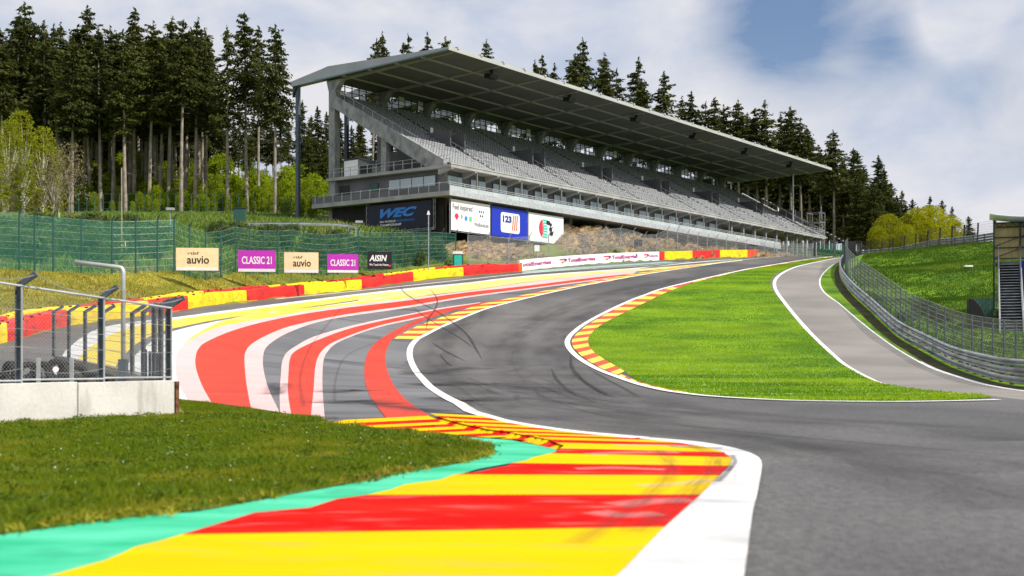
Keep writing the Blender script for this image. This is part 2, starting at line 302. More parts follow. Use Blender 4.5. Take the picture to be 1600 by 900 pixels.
# ---------------------------------------------------------------- helpers
def tag(o, label=None, cat=None, group=None, kind=None):
    if label: o['label'] = label
    if cat: o['category'] = cat
    if group: o['group'] = group
    if kind: o['kind'] = kind
    return o
def thing(name, label, cat, loc=(0, 0, 0), rotz=0, group=None):
    o = bpy.data.objects.new(name, None); C.objects.link(o); o.location = loc; o.rotation_euler = (0, 0, rotz)
    o.empty_display_size = .5
    return tag(o, label, cat, group)
def copy_tree(o, parent=None):
    c = o.copy(); C.objects.link(c)
    if parent is not None: c.parent = parent
    for ch in list(o.children): copy_tree(ch, c)
    return c
class MB:
    def __init__(s): s.v = []; s.f = []; s.uv = None
    def add(s, vs, fs):
        b = len(s.v); s.v += [tuple(p) for p in vs]; s.f += [tuple(i + b for i in f) for f in fs]; return s
    def box(s, x0, x1, y0, y1, z0, z1):
        return s.add([(x0, y0, z0), (x1, y0, z0), (x1, y1, z0), (x0, y1, z0), (x0, y0, z1), (x1, y0, z1), (x1, y1, z1), (x0, y1, z1)],
                     [(3, 2, 1, 0), (4, 5, 6, 7), (0, 1, 5, 4), (1, 2, 6, 5), (2, 3, 7, 6), (3, 0, 4, 7)])
    def prism(s, poly, ax, a, b):
        """poly of 2-D points swept along axis ax from a to b (other two axes in order)"""
        n = len(poly); o = [i for i in range(3) if i != ax]; vs = []
        for k in (a, b):
            for p in poly:
                q = [0, 0, 0]; q[ax] = k; q[o[0]] = p[0]; q[o[1]] = p[1]; vs.append(q)
        return s.add(vs, [tuple(range(n))[::-1], tuple(range(n, 2 * n))] + [(i, (i + 1) % n, n + (i + 1) % n, n + i) for i in range(n)])
    def tube(s, pts, r, n=6, r2=None, cap=True):
        pts = [Vector(p) for p in pts]; m = len(pts); vs = []; fs = []
        for i, p in enumerate(pts):
            d = (pts[min(i + 1, m - 1)] - pts[max(i - 1, 0)]).normalized()
            a = d.orthogonal().normalized() if i == 0 else (a - d * a.dot(d)).normalized()
            b = d.cross(a); rr = r if r2 is None else r + (r2 - r) * i / (m - 1)
            for k in range(n):
                t = 2 * math.pi * k / n; vs.append(p + a * math.cos(t) * rr + b * math.sin(t) * rr)
        for i in range(m - 1):
            for k in range(n):
                fs.append((i * n + k, i * n + (k + 1) % n, (i + 1) * n + (k + 1) % n, (i + 1) * n + k))
        if cap: fs += [tuple(range(n))[::-1], tuple(range((m - 1) * n, m * n))]
        return s.add(vs, fs)
    def bar(s, p, q, w, h):
        """box beam from p to q, w wide, h high"""
        p = Vector(p); q = Vector(q); d = (q - p).normalized()
        up = Vector((0, 0, 1)) if abs(d.z) < .95 else Vector((0, 1, 0))
        a = d.cross(up).normalized() * (w / 2); b = a.cross(d).normalized() * (h / 2)
        vs = [e + sa * a + sb * b for e in (p, q) for sa, sb in ((-1, -1), (1, -1), (1, 1), (-1, 1))]
        return s.add(vs, [(0, 1, 2, 3), (7, 6, 5, 4), (0, 4, 5, 1), (1, 5, 6, 2), (2, 6, 7, 3), (3, 7, 4, 0)])
    def disc(s, c, r, n, axis='y', r2=None, th=.004):
        c = Vector(c); vs = []
        for k in range(n):
            t = 2 * math.pi * k / n; a, b = math.cos(t) * r, math.sin(t) * (r2 or r)
            vs.append(c + (Vector((a, 0, b)) if axis == 'y' else Vector((0, a, b))))
        return s.add(vs, [tuple(range(n))])
    def build(s, name, m, parent=None, smooth=False, bevel=0):
        me = bpy.data.meshes.new(name); me.from_pydata(s.v, [], s.f); me.materials.append(m); me.validate(); me.update()
        o = bpy.data.objects.new(name, me); C.objects.link(o)
        if parent is not None: o.parent = parent
        if smooth: me.polygons.foreach_set('use_smooth', [True] * len(me.polygons))
        if bevel:
            b = o.modifiers.new('bevel', 'BEVEL'); b.width = bevel; b.segments = 2; b.limit_method = 'ANGLE'
        return o
def npmesh(name, V, F, m, parent=None, mats=None, mi=None):
    """V (n,3), F (m,k)"""
    V = np.asarray(V, np.float32); F = np.asarray(F, np.int32); k = F.shape[1]
    me = bpy.data.meshes.new(name); me.vertices.add(len(V)); me.vertices.foreach_set('co', V.ravel())
    me.loops.add(F.size); me.loops.foreach_set('vertex_index', F.ravel())
    me.polygons.add(len(F)); me.polygons.foreach_set('loop_start', np.arange(0, F.size, k, dtype=np.int32))
    me.materials.append(m)
    for x in mats or []: me.materials.append(x)
    if mi is not None: me.polygons.foreach_set('material_index', np.asarray(mi, np.int32))
    me.update(calc_edges=True)
    o = bpy.data.objects.new(name, me); C.objects.link(o)
    if parent is not None: o.parent = parent
    return o
def netting(name, bottom, top, m, parent=None):
    """a netting sheet between two polylines, UV in metres"""
    n = len(bottom); vs = [tuple(p) for p in bottom] + [tuple(p) for p in top]
    fs = [(i, i + 1, n + i + 1, n + i) for i in range(n - 1)]
    me = bpy.data.meshes.new(name); me.from_pydata(vs, [], fs); me.materials.append(m)
    uv = me.uv_layers.new(name='UVMap'); s = [0.0]
    for i in range(n - 1): s.append(s[-1] + (Vector(bottom[i + 1]) - Vector(bottom[i])).length)
    hs = [(Vector(top[i]) - Vector(bottom[i])).length for i in range(n)]
    for p in me.polygons:
        for li in p.loop_indices:
            vi = me.loops[li].vertex_index; i = vi % n
            uv.data[li].uv = (s[i], hs[i] if vi >= n else 0)
    o = bpy.data.objects.new(name, me); C.objects.link(o)
    if parent is not None: o.parent = parent
    return o
def text(name, s, m, mtx, width=None, height=None, parent=None, ext=.004, shear=0, space=1.0, bold=0.0, align='LEFT'):
    cu = bpy.data.curves.new(name, 'FONT'); cu.body = s; cu.size = 1; cu.shear = shear; cu.space_character = space; cu.offset = bold; cu.extrude = 0
    cu.resolution_u = 3
    o = bpy.data.objects.new(name, cu); C.objects.link(o)
    dg = bpy.context.evaluated_depsgraph_get(); me = bpy.data.meshes.new_from_object(o.evaluated_get(dg))
    bpy.data.objects.remove(o); bpy.data.curves.remove(cu)
    xs = [v.co.x for v in me.vertices]; ys = [v.co.y for v in me.vertices]
    x0, x1, y0, y1 = min(xs), max(xs), min(ys), max(ys)
    sy = height / (y1 - y0) if height else 1; sx = width / (x1 - x0) if width else sy
    if not height: sy = sx
    for v in me.vertices: v.co = Vector(((v.co.x - x0) * sx, (v.co.y - y0) * sy, 0))
    me.transform(mtx); me.materials.clear(); me.materials.append(m)
    r = bpy.data.objects.new(name, me); C.objects.link(r)
    if parent is not None: r.parent = parent
    return r
def frame(o, x, y):
    """matrix whose x and y axes are the given directions, at o"""
    x = Vector(x).normalized(); y = Vector(y); y = (y - x * y.dot(x)).normalized(); z = x.cross(y)
    return Matrix(((x.x, y.x, z.x, o[0]), (x.y, y.y, z.y, o[1]), (x.z, y.z, z.z, o[2]), (0, 0, 0, 1)))
ORD = ['first', 'second', 'third', 'fourth', 'fifth', 'sixth', 'seventh', 'eighth', 'ninth', 'tenth', 'eleventh', 'twelfth', 'thirteenth', 'fourteenth',
       'fifteenth', 'sixteenth', 'seventeenth', 'eighteenth', 'nineteenth', 'twentieth'] + ['twenty-' + x for x in
       ['first', 'second', 'third', 'fourth', 'fifth', 'sixth', 'seventh', 'eighth', 'ninth']] + ['thirtieth'] + ['thirty-' + x for x in
       ['first', 'second', 'third', 'fourth', 'fifth', 'sixth', 'seventh', 'eighth', 'ninth']] + ['fortieth']

# ---------------------------------------------------------------- terrain
def smooth(t): t = np.clip(t, 0, 1); return t * t * (3 - 2 * t)
class Pchip:
    def __init__(s, xs, ys):
        s.x = np.array(xs, float); s.y = np.array(ys, float); h = np.diff(s.x); d = np.diff(s.y) / h
        m = np.zeros(len(s.x)); m[0] = d[0]; m[-1] = d[-1]
        for i in range(1, len(d)):
            if d[i - 1] * d[i] > 0:
                w1 = 2 * h[i] + h[i - 1]; w2 = h[i] + 2 * h[i - 1]; m[i] = (w1 + w2) / (w1 / d[i - 1] + w2 / d[i])
        s.m = m
    def __call__(s, q):
        q = np.clip(np.asarray(q, float), s.x[0], s.x[-1]); i = np.clip(np.searchsorted(s.x, q) - 1, 0, len(s.x) - 2)
        h = s.x[i + 1] - s.x[i]; t = (q - s.x[i]) / h
        return ((2 * t**3 - 3 * t**2 + 1) * s.y[i] + (t**3 - 2 * t**2 + t) * h * s.m[i] + (-2 * t**3 + 3 * t**2) * s.y[i + 1] + (t**3 - t**2) * h * s.m[i + 1])
PY = Pchip([-3000, 38, 48, 60, 75, 88, 100, 112, 124, 135, 150, 165, 178, 190, 205, 225, 245, 270, 300, 3000],
           [0, 0, .08, .5, 1.86, 3.55, 5.45, 7.45, 9.2, 10.7, 12.45, 13.95, 15.15, 16.3, 17.6, 19.05, 20.0, 20.7, 21.0, 21.0])
XB_Y = [-3000, 45, 57, 66, 80, 93, 102, 110, 118, 124, 131, 165, 190, 207, 235, 300, 3000]
XB_X = [-24, -24, -24.2, -24.4, -21.5, -20.5, -17.5, -13.7, -9.65, -5, 1.1, 20.1, 37.1, 48.3, 64.9, 100, 1900]
AL = Pchip([-3000, 30, 44, 57, 66, 80, 93, 102, 112, 3000], [0, 0, .7, 1.5, 1.95, 1.85, 1.0, .45, 0, 0])
def Xb(Y): return np.interp(Y, XB_Y, XB_X)
def track(X, Y):
    xb = np.minimum(Xb(Y), -6.0)
    return PY(Y) + AL(Y) * smooth((-X - 3.5) / (-xb - 3.5))
def world(u, v, Y): return ((u - 800) / FPX * Y, Y, CAM_H + (HOR - v) / FPX * Y)
class TPS:
    def __init__(s, pts):
        p = np.array(pts, float); s.p = p[:, :2]; n = len(p)
        A = s.k(s.p, s.p) + np.eye(n) * .5; Q = np.hstack([np.ones((n, 1)), s.p])
        Mx = np.block([[A, Q], [Q.T, np.zeros((3, 3))]]); s.w = np.linalg.solve(Mx, np.concatenate([p[:, 2], np.zeros(3)]))
    def k(s, a, b):
        d = np.sqrt(((a[:, None, :] - b[None]) ** 2).sum(-1)); return d          # linear kernel: no overshoot
    def __call__(s, X, Y):
        q = np.stack([X, Y], -1); o = np.empty(len(q))
        for i in range(0, len(q), 40000):
            c = q[i:i + 40000]; o[i:i + 40000] = s.k(c, s.p) @ s.w[:-3] + s.w[-3] + c @ s.w[-2:]
        return o
BA = math.atan2(.803, .596); BO = (-7.2, 135.0)
def bl(t, d): return (BO[0] + .596 * t - .803 * d, BO[1] + .803 * t + .596 * d)
cl = []
for Yq in (-300, -100, 0, 20, 35, 45, 57, 66, 73, 80, 86, 93, 98, 102, 106, 110, 114, 118, 121, 124, 128, 131, 140, 150, 165, 178, 190, 207, 235, 260, 300, 400):
    xq = float(Xb(Yq)); cl.append((xq, Yq, float(track(np.array([xq]), np.array([Yq]))[0])))
for u_, v_, y_ in ((-120, 428, 76), (0, 421, 80), (176, 428, 86), (272, 426, 89), (368, 426, 100), (455, 427, 106), (560, 424, 114), (630, 418, 122), (712, 411, 129),
                   (272, 385, 106), (380, 356, 122), (470, 356, 125), (555, 359, 129), (620, 366, 134), (200, 372, 112), (60, 372, 110),
                   (0, 338, 150), (120, 334, 156), (230, 331, 160), (350, 330, 163), (460, 332, 165), (1300, 393, 250), (1330, 392, 270), (1240, 394, 240)):
    cl.append(world(u_, v_, y_))
for t_, d_, h_ in ((0, 0, 13.2), (12, 0, 14.0), (20, 0, 15.4), (28, 0, 17.0), (45, 0, 17.3), (60, 0, 17.5), (80, 0, 17.8), (100, 0, 18.2), (0, 10, 15.4), (0, 22, 17.3), (30, 22, 18.6), (60, 22, 19.5), (90, 22, 20), (110, 22, 20.3), (110, 5, 19)):
    x_, y_ = bl(t_, d_); cl.append((x_, y_, h_))
cl += [(-120, 220, 29), (-60, 220, 28.5), (-20, 225, 28), (10, 240, 28.5), (40, 270, 27.5), (75, 300, 25), (-120, 320, 40), (0, 350, 40), (60, 400, 34), (110, 370, 25), (-150, 150, 20),
       (-150, 80, 14), (-90, 50, 8), (-60, 20, 4.5), (-60, -60, 3), (-300, 100, 20), (-300, -200, 8), (-200, 500, 48), (150, 600, 24), (-400, 400, 50)]
TL = TPS(cl)
# the right-hand guardrail foot, on the plain track profile
def pix_base(u, v):
    Y = np.arange(4, 300, .05); X = (u - 800) / FPX * Y; z = CAM_H + (HOR - v) / FPX * Y
    h = track(X, Y); i = np.argmax(h >= z)
    if not (h >= z).any(): i = np.argmin(z - h)
    return float(X[i]), float(Y[i])
RAILPX = [(1640, 615), (1580, 602), (1535, 590), (1492, 575), (1450, 553), (1405, 527), (1367, 492), (1330, 457), (1316, 437), (1313, 422), (1318, 411)]
RAIL = [pix_base(u_, v_) for u_, v_ in RAILPX]
RAIL = [(44, 20), (28, 28), (21.8, 37), (20.2, 43.5)] + RAIL[1:]
UPPER = [world(1335, 403.5, 192), world(1362, 401, 186), world(1404, 397.5, 177), world(1464, 385.5, 165), world(1551, 377, 150), world(1640, 374, 146)]
ra = np.array(sorted(RAIL + [(UPPER[0][0], UPPER[0][1])], key=lambda p: p[1]))
def Xr(Y): return np.interp(Y, [-3000, 20] + list(ra[:, 1]) + [230, 3000], [400, 44] + list(ra[:, 0]) + [120, 3000])
cr = [(x, y, float(track(np.array([x]), np.array([y]))[0])) for x, y in RAIL] + UPPER
for t_ in np.linspace(.1, .9, 5):
    for a_, b_ in zip(RAIL[:-1], RAIL[1:]):
        x, y = a_[0] + (b_[0] - a_[0]) * t_, a_[1] + (b_[1] - a_[1]) * t_; cr.append((x, y, float(track(np.array([x]), np.array([y]))[0])))
cr += [world(1500, 470, 95), world(1500, 425, 118), world(1440, 440, 118), world(1580, 500, 85), world(1580, 430, 112), world(1420, 470, 108), world(1390, 420, 145)]
cr += [(85, 190, 16.5), (75, 215, 18), (120, 250, 16), (80, 260, 19), (140, 150, 14), (150, 100, 9), (150, 40, 2), (80, 30, 0), (120, 0, 0), (150, -100, 0), (400, 300, 20), (400, 0, 0), (300, -300, 0)]
TRR = TPS(cr)
def G(X, Y):
    X = np.atleast_1d(np.asarray(X, float)).ravel(); Y = np.atleast_1d(np.asarray(Y, float)).ravel()
    h = track(X, Y); d = Xb(Y) - X; k = d > 0
    if k.any():
        t = smooth(d[k] / 1.5); h[k] = h[k] * (1 - t) + TL(X[k], Y[k]) * t
    d = X - Xr(Y); k = (d > 0) & (Y > -50) & (Y < 230)
    if k.any():
        t = smooth(d[k] / 2) * (1 - smooth((Y[k] - 185) / 45)) * smooth((Y[k] - 30) / 15); h[k] = h[k] * (1 - t) + TRR(X[k], Y[k]) * t
    return h
def g1(x, y): return float(G([x], [y])[0])
def hit(u, v, ymin=4, ymax=330):
    """the ground point seen at one direction"""
    Y = np.concatenate([np.arange(ymin, 60, .05), np.arange(60, ymax, .1)]); X = (u - 800) / FPX * Y; z = CAM_H + (HOR - v) / FPX * Y
    h = G(X, Y); a = h >= z
    if a.any():
        i = int(np.argmax(a))
        if i > 0:
            d0 = z[i - 1] - h[i - 1]; d1 = z[i] - h[i]; t = d0 / (d0 - d1 + 1e-9); yy = Y[i - 1] + (Y[i] - Y[i - 1]) * t
        else: yy = Y[i]
    else: yy = Y[int(np.argmin((z - h) / Y))]
    return ((u - 800) / FPX * yy, yy)
def spline(pts, n=6):
    """Catmull-Rom through 2-D points"""
    p = [np.array(q, float) for q in pts]
    if len(p) < 3: return [tuple(q) for q in p]
    p = [2 * p[0] - p[1]] + p + [2 * p[-1] - p[-2]]; o = []
    for i in range(1, len(p) - 2):
        for k in range(n):
            t = k / n; a, b, c, d = p[i - 1:i + 3]
            o.append(tuple(.5 * (2 * b + (c - a) * t + (2 * a - 5 * b + 4 * c - d) * t * t + (3 * b - a - 3 * c + d) * t**3)))
    return o + [tuple(p[-2])]
def line(px, n=4):
    """smooth ground polyline (metres) through picture directions"""
    return [hit(*q) for q in spline(px, n)]
def dens(poly, step):
    o = []
    for i in range(len(poly)):
        a = np.array(poly[i]); b = np.array(poly[(i + 1) % len(poly)]); k = max(1, int(np.hypot(*(b - a)) / step))
        for j in range(k): o.append(tuple(a + (b - a) * j / k))
    return o
def inside(px, py, poly):
    x = np.array([p[0] for p in poly]); y = np.array([p[1] for p in poly]); c = np.zeros(len(px), bool); j = len(x) - 1
    for i in range(len(x)):
        k = ((y[i] > py) != (y[j] > py)) & (px < (x[j] - x[i]) * (py - y[i]) / (y[j] - y[i] + 1e-12) + x[i]); c ^= k; j = i
    return c
def sheet(name, poly, m, off, step=1.5, parent=None, kind='structure', hfun=None, thick=0):
    """a sheet draped on the ground at +off metres inside a ground polygon"""
    poly = dens(poly, step); q = [poly[0]]
    for p in poly[1:]:
        if math.hypot(p[0] - q[-1][0], p[1] - q[-1][1]) > .01: q.append(p)
    poly = q; xs = [p[0] for p in poly]; ys = [p[1] for p in poly]
    gx = np.arange(min(xs), max(xs), step) + .013; gy = np.arange(min(ys), max(ys), step) + .017
    if len(gx) and len(gy):
        A, B = np.meshgrid(gx, gy); A = A.ravel(); B = B.ravel(); k = inside(A, B, poly); A = A[k]; B = B[k]
    else: A = B = np.array([])
    n = len(poly); pts = [Vector(p) for p in poly] + [Vector((a, b)) for a, b in zip(A, B)]
    r = delaunay_2d_cdt(pts, [], [list(range(n))], 1, 1e-5, False)
    X = np.array([p.x for p in r[0]]); Y = np.array([p.y for p in r[0]])
    Z = G(X, Y) + off + (hfun(X, Y) if hfun else 0)
    T = np.array([tuple(f)[:3] for f in r[2]]); T = T[inside(X[T].mean(1), Y[T].mean(1), poly)]
    me = bpy.data.meshes.new(name); me.from_pydata(np.stack([X, Y, Z], 1).tolist(), [], T.tolist()); me.materials.append(m); me.update()
    fl = [p.normal.z < 0 for p in me.polygons]
    if sum(fl) > len(fl) / 2: me.flip_normals()
    me.polygons.foreach_set('use_smooth', [True] * len(me.polygons))
    o = bpy.data.objects.new(name, me); C.objects.link(o)
    if parent is not None: o.parent = parent
    elif kind: o['kind'] = kind
    return o
def ribbon(name, pts, w, m, off, parent=None, kind='structure', taper=False):
    """a strip of width w (metres) along a ground polyline"""
    p = [np.array(q) for q in pts]; Lf = []; Rt = []; n = len(p)
    for i in range(n):
        d = p[min(i + 1, n - 1)] - p[max(i - 1, 0)]; d = d / (np.hypot(*d) + 1e-9); nn = np.array((-d[1], d[0]))
        ww = (w(i / (n - 1)) if callable(w) else w) / 2
        if taper: ww *= min(1, 4 * min(i, n - 1 - i) / (n - 1) + .15)
        Lf.append(p[i] + nn * ww); Rt.append(p[i] - nn * ww)
    P = np.array(Lf + Rt); Z = G(P[:, 0], P[:, 1]) + off
    me = bpy.data.meshes.new(name); me.from_pydata(np.column_stack([P, Z]).tolist(), [], [(i, n + i, n + i + 1, i + 1) for i in range(n - 1)])
    me.materials.append(m); me.update()
    uvl = me.uv_layers.new(name='UVMap'); sl = [0.0]
    for i in range(n - 1): sl.append(sl[-1] + float(np.hypot(*(p[i + 1] - p[i]))))
    for f in me.polygons:
        for li in f.loop_indices: vi = me.loops[li].vertex_index; uvl.data[li].uv = (0.0 if vi < n else 1.0, sl[vi % n])
    o = bpy.data.objects.new(name, me); C.objects.link(o)
    if parent is not None: o.parent = parent
    elif kind: o['kind'] = kind
    return o
def bands(pxs):  # polygon from two edge lists
    return pxs

# ================================================================ GROUND
def stripe(name, A, B, m, off, step=1.2, n=4, smoothA=True, smoothB=True):
    a = line(A, n) if smoothA else [hit(*q) for q in A]; b = line(B, n) if smoothB else [hit(*q) for q in B]
    return sheet(name, a + b[::-1], m, off, step)
# --- base terrain: fine where the picture looks, coarse to the horizon
gx = np.concatenate([[-3000, -1500, -800, -500, -350, -260, -200, -160, -130, -110], np.arange(-95, 96, 1.5), [105, 120, 140, 170, 210, 260, 350, 500, 800, 1500, 3000]])
gy = np.concatenate([[-2000, -800, -300, -120, -50, -20, -5], np.arange(0, 290, 1.5), [300, 315, 330, 350, 380, 420, 480, 560, 700, 1000, 1600, 3000]])
A_, B_ = np.meshgrid(gx, gy); Zg = G(A_.ravel(), B_.ravel())
nx, ny = len(gx), len(gy); idx = np.arange(nx * ny).reshape(ny, nx)
F_ = np.stack([idx[:-1, :-1], idx[:-1, 1:], idx[1:, 1:], idx[1:, :-1]], -1).reshape(-1, 4)
cx = (A_[:-1, :-1] + A_[1:, 1:]).ravel() / 2; cy = (B_[:-1, :-1] + B_[1:, 1:]).ravel() / 2
dl = Xb(cy) - cx; mi = np.zeros(len(cx), int)
mi[(dl > 0) & (dl < 26) & (cy < 100)] = 1
mi[(dl > 48) | ((dl > 8) & (cy > 143))] = 2
mi[(cx > Xr(cy) - 3) & (cy < 230)] = 3
ground = npmesh('ground', np.column_stack([A_.ravel(), B_.ravel(), Zg]), F_, M['soil'], mats=[M['bank_ground'], M['forest_floor'], M['lawn_ground']], mi=mi)
ground.data.polygons.foreach_set('use_smooth', [True] * len(F_)); tag(ground, kind='structure')

# --- asphalt of the circuit, one sheet; edges follow the left barrier and the right verge
ORR = [(1318, 407), (1306, 412), (1294, 421), (1285, 431), (1282, 440), (1284, 450), (1293, 461), (1310, 473), (1330, 490), (1348, 505), (1367, 520), (1405, 547), (1455, 575), (1505, 592), (1545, 603), (1600, 612), (1700, 621)]
orr = line(ORR, 4)
near_left = [(-26, -40), (-26, 10), (-25.5, 40)]
lb = [(float(Xb(y)) + .1, y) for y in (45, 50, 57, 62, 66, 70, 75, 80, 86, 93, 98, 102, 106, 110, 114, 118, 121, 124, 128, 131, 140, 150, 165, 178, 190, 207, 235)]
apoly = near_left + lb + [(72, 250), (78, 262), (88, 262), (72, 232)] + [(66, 222)] + [p for p in orr if p[1] < 218] + [(75, 34), (110, 26), (110, -40)]
asphalt = sheet('circuit_asphalt', apoly, M['asphalt'], .02, 2.0)

# ---- picture-read outlines (u, v in the 1600-wide photograph), each cast onto the terrain
WL = [(1240, 399.5), (1170, 405.5), (1080, 418), (1000, 430.5), (925, 444), (875, 454.5), (825, 466), (795, 473.5), (760, 483), (732, 493.5), (707, 504), (682, 515), (665, 524), (652, 531), (643, 541), (640, 552),
      (642, 565), (650, 581), (661, 594), (675, 608), (702, 625), (727, 636), (752, 644.5), (790, 655.5), (840, 664.5), (900, 672.5), (975, 679.5), (1050, 685.5), (1100, 690.5)]
# run-off asphalt (bluish, outside the left white line)
ROB = [(1100, 412), (1000, 421), (900, 431)]
E_white = [(60, 640), (80, 590), (97, 557), (110, 542), (137, 522), (166, 511), (215, 503), (265, 497.5), (340, 487.5), (427, 476), (515, 465), (640, 450.5), (725, 442.5), (825, 431), (1000, 418.5), (1080, 411.5), (1160, 404.8)]
E_yel1 = [(80, 650), (102, 590), (118, 566), (135, 548), (160, 531), (200, 514), (265, 501.5), (340, 491), (427, 479.5), (515, 468), (600, 457.5), (640, 454), (725, 444.5), (825, 433.2), (1000, 420)]
E_gry1 = [(150, 650), (160, 620), (172, 590), (188, 563), (210, 541), (235, 526), (265, 515.5), (340, 500), (427, 487.5), (515, 475.5), (600, 463.5), (680, 455)]
E_wh2 = [(165, 650), (176, 618), (190, 588), (208, 560), (232, 538), (265, 520), (340, 502.5), (427, 489), (515, 477), (600, 465), (680, 456)]
E_yel2 = [(290, 536), (302, 526), (327, 511.5), (352, 501), (415, 488), (515, 475.8+2), (600, 467), (680, 457.5)]
E_pnk1L = [(300, 640), (294, 627), (280, 602), (275, 582), (276, 557), (286, 541), (297, 533), (315, 523), (340, 512), (377, 504.5), (427, 496), (515, 481), (640, 466), (725, 456), (825, 441.5), (925, 429), (1000, 421.5)]
E_red1L = [(338, 645), (330, 630), (315, 602), (306, 575), (306, 557), (311, 545), (323, 535), (365, 517), (427, 500.5), (515, 485), (640, 469.8), (725, 458), (825, 447), (925, 434.5), (990, 428)]
E_red1R = [(396, 655), (392, 639), (385, 600), (382, 565), (384, 550), (395, 537), (427, 520), (465, 507.5), (540, 492), (640, 478), (725, 464), (825, 451), (925, 438), (990, 429)]
E_pnk2R = [(440, 657), (436, 645), (420, 610), (412, 580), (411, 560), (415, 545), (430, 532), (452, 520), (490, 506), (540, 495.5), (640, 481), (725, 466.3), (825, 453), (925, 439.5)]
E_pnk3L = [(438, 657), (437.5, 645), (437, 615), (439, 585), (441, 566), (448, 552), (465, 540), (490, 527), (540, 512), (590, 500.5), (640, 491), (690, 481.5), (750, 473)]
E_red2L = [(457, 660), (455, 649), (450, 615), (451, 580), (453, 562), (461, 550), (490, 535), (540, 516), (590, 503.5), (640, 493), (690, 483.5), (750, 474), (825, 461.8), (860, 455.5)]
E_red2R = [(486, 662), (486, 651), (490, 610), (492, 580), (496, 561), (505, 547), (522, 535), (565, 518), (602, 507), (640, 499), (690, 488.5), (750, 478), (825, 463.2), (860, 456)]
E_pnk4R = [(508, 663), (507, 652), (504, 610), (504, 580), (506, 562), (512, 550), (527, 536.5), (565, 520.5), (602, 509.5), (640, 501.3), (682, 491)]
E_red3L = [(606, 660), (600, 651), (590, 638), (577, 618), (570, 595), (570, 570), (575, 552), (583, 540), (595, 530), (622, 514), (650, 501), (675, 491), (700, 484.5)]
E_red3R = [(682, 662), (670, 651), (640, 631), (620, 610), (609, 590), (603, 570), (603, 552), (608, 538), (618, 527), (650, 507), (675, 497), (700, 488), (725, 481)]
run = [(900, 447.5)] + [(u, v) for u, v in WL[5:23]]
rl = line([(60, 650), (97, 557), (137, 522), (265, 497), (427, 475), (640, 452), (825, 433), (1000, 419.5), (1100, 410.5), (1160, 405)], 5)
wl_ground = line(WL, 5)
edge_bottom = [hit(670, 650.5), hit(600, 654), hit(512, 655), hit(440, 649), hit(390, 641), hit(327, 632), hit(270, 625), hit(200, 617), hit(100, 612)]
sheet('run_off_asphalt', rl + [p for p in wl_ground if p[1] > 29.2 and p[1] < 205][0:] + edge_bottom, M['runoff'], .025, 2.0)
O1 = .031
stripe('white_run_off_band', E_white, E_yel1, M['white'], O1)
stripe('yellow_run_off_band', E_yel1, E_gry1 + [(725, 450), (825, 436.5), (1000, 423)], M['yel_run'], O1 + .001)
stripe('white_run_off_sweep', E_wh2, [(320, 660)] + E_pnk1L[:6] + E_yel2, M['white'], O1 + .002)
stripe('yellow_run_off_sweep', E_yel2[:1] + E_yel2, [(286, 541)] + E_pnk1L[6:13] + [(680, 460)], M['yel_run'], O1 + .003)
stripe('far_yellow_run_off_band', [(560, 462), (600, 458), (725, 445), (825, 434), (925, 425.5), (1000, 420.6), (1100, 412.5), (1160, 405.8)],
       [(560, 473), (600, 468.5), (725, 455.3), (825, 441), (925, 429.5), (1000, 424), (1080, 416.5), (1160, 407.5)], M['yel_far'], O1 + .004)
stripe('pale_pink_run_off_band', E_pnk1L, E_red1L, M['pink'], O1 + .005)
stripe('coral_run_off_band', E_red1L, E_red1R, M['coral'], O1 + .007)
stripe('pale_pink_run_off_stripe', E_red1R, E_pnk2R, M['pink'], O1 + .005)
stripe('pale_pink_inner_stripe', E_pnk3L, E_red2L[:12], M['pink'], O1 + .005)
stripe('coral_inner_stripe', E_red2L, E_red2R, M['coral'], O1 + .007)
stripe('pale_pink_last_stripe', E_red2R[:11], E_pnk4R, M['pink'], O1 + .005)
stripe('coral_curved_stripe', E_red3L, E_red3R, M['coral'], O1 + .008)
ribbon('outer_lane_line', line([(430, 468), (515, 459.5), (600, 450.8), (725, 437.5), (825, 427.2), (925, 420), (1000, 415.8), (1080, 409)], 6), .28, M['line_white'], .034)
ribbon('outer_lane_seam', line([(640, 448.8), (725, 440.2), (825, 429.6), (925, 422.5), (1000, 417.2)], 6), .35, M['rubber'], .034)
stripe('pale_green_apron', [(816, 424.5), (900, 418), (1000, 411.5), (1040, 409)], [(816, 428), (900, 421.2), (1000, 414.2), (1060, 410)], M['pale_green'], .030)

# --- kerb along the outside of the climb (red and yellow bars)
KO = [(616, 530), (632, 520.5), (652, 510.5), (677, 501), (700, 493), (725, 484.5), (750, 476.5), (785, 469), (825, 460), (862, 453), (912, 443.5), (975, 431), (1030, 422), (1080, 415.5)]
KI = [(654, 530.5), (667, 522), (684, 512.6), (708, 502.3), (733, 492), (761, 481.8), (795, 472.6), (825, 465), (865, 456.5), (905, 448.5), (950, 440.5), (1005, 430), (1060, 420.5), (1100, 414.5)]
def flat_(u, v): Y = (CAM_H - .05) * FPX / (v - HOR); return ((u - 800) / FPX * Y, Y)
def bars(label, KO, KI, n, ma, mb, off, first=0, pw=1.0):
    a = line(KO, 8); b = line(KI, 8); k = len(a)
    def at(P, t):
        s = [0.0]
        for i in range(1, len(P)): s.append(s[-1] + math.hypot(P[i][0] - P[i - 1][0], P[i][1] - P[i - 1][1]))
        q = t * s[-1]; return (float(np.interp(q, s, [p[0] for p in P])), float(np.interp(q, s, [p[1] for p in P])))
    par = thing(label[0], label[1], 'kerb', (0, 0, 0))
    for i in range(n):
        ts = [(i + j / 3) / n for j in range(4)]
        pl = [at(a, t ** pw) for t in ts] + [at(b, t ** pw) for t in reversed(ts)]
        sheet('kerb_bar', pl, (ma, mb)[(i + first) % 2], off, 1.0, parent=par)
    return par
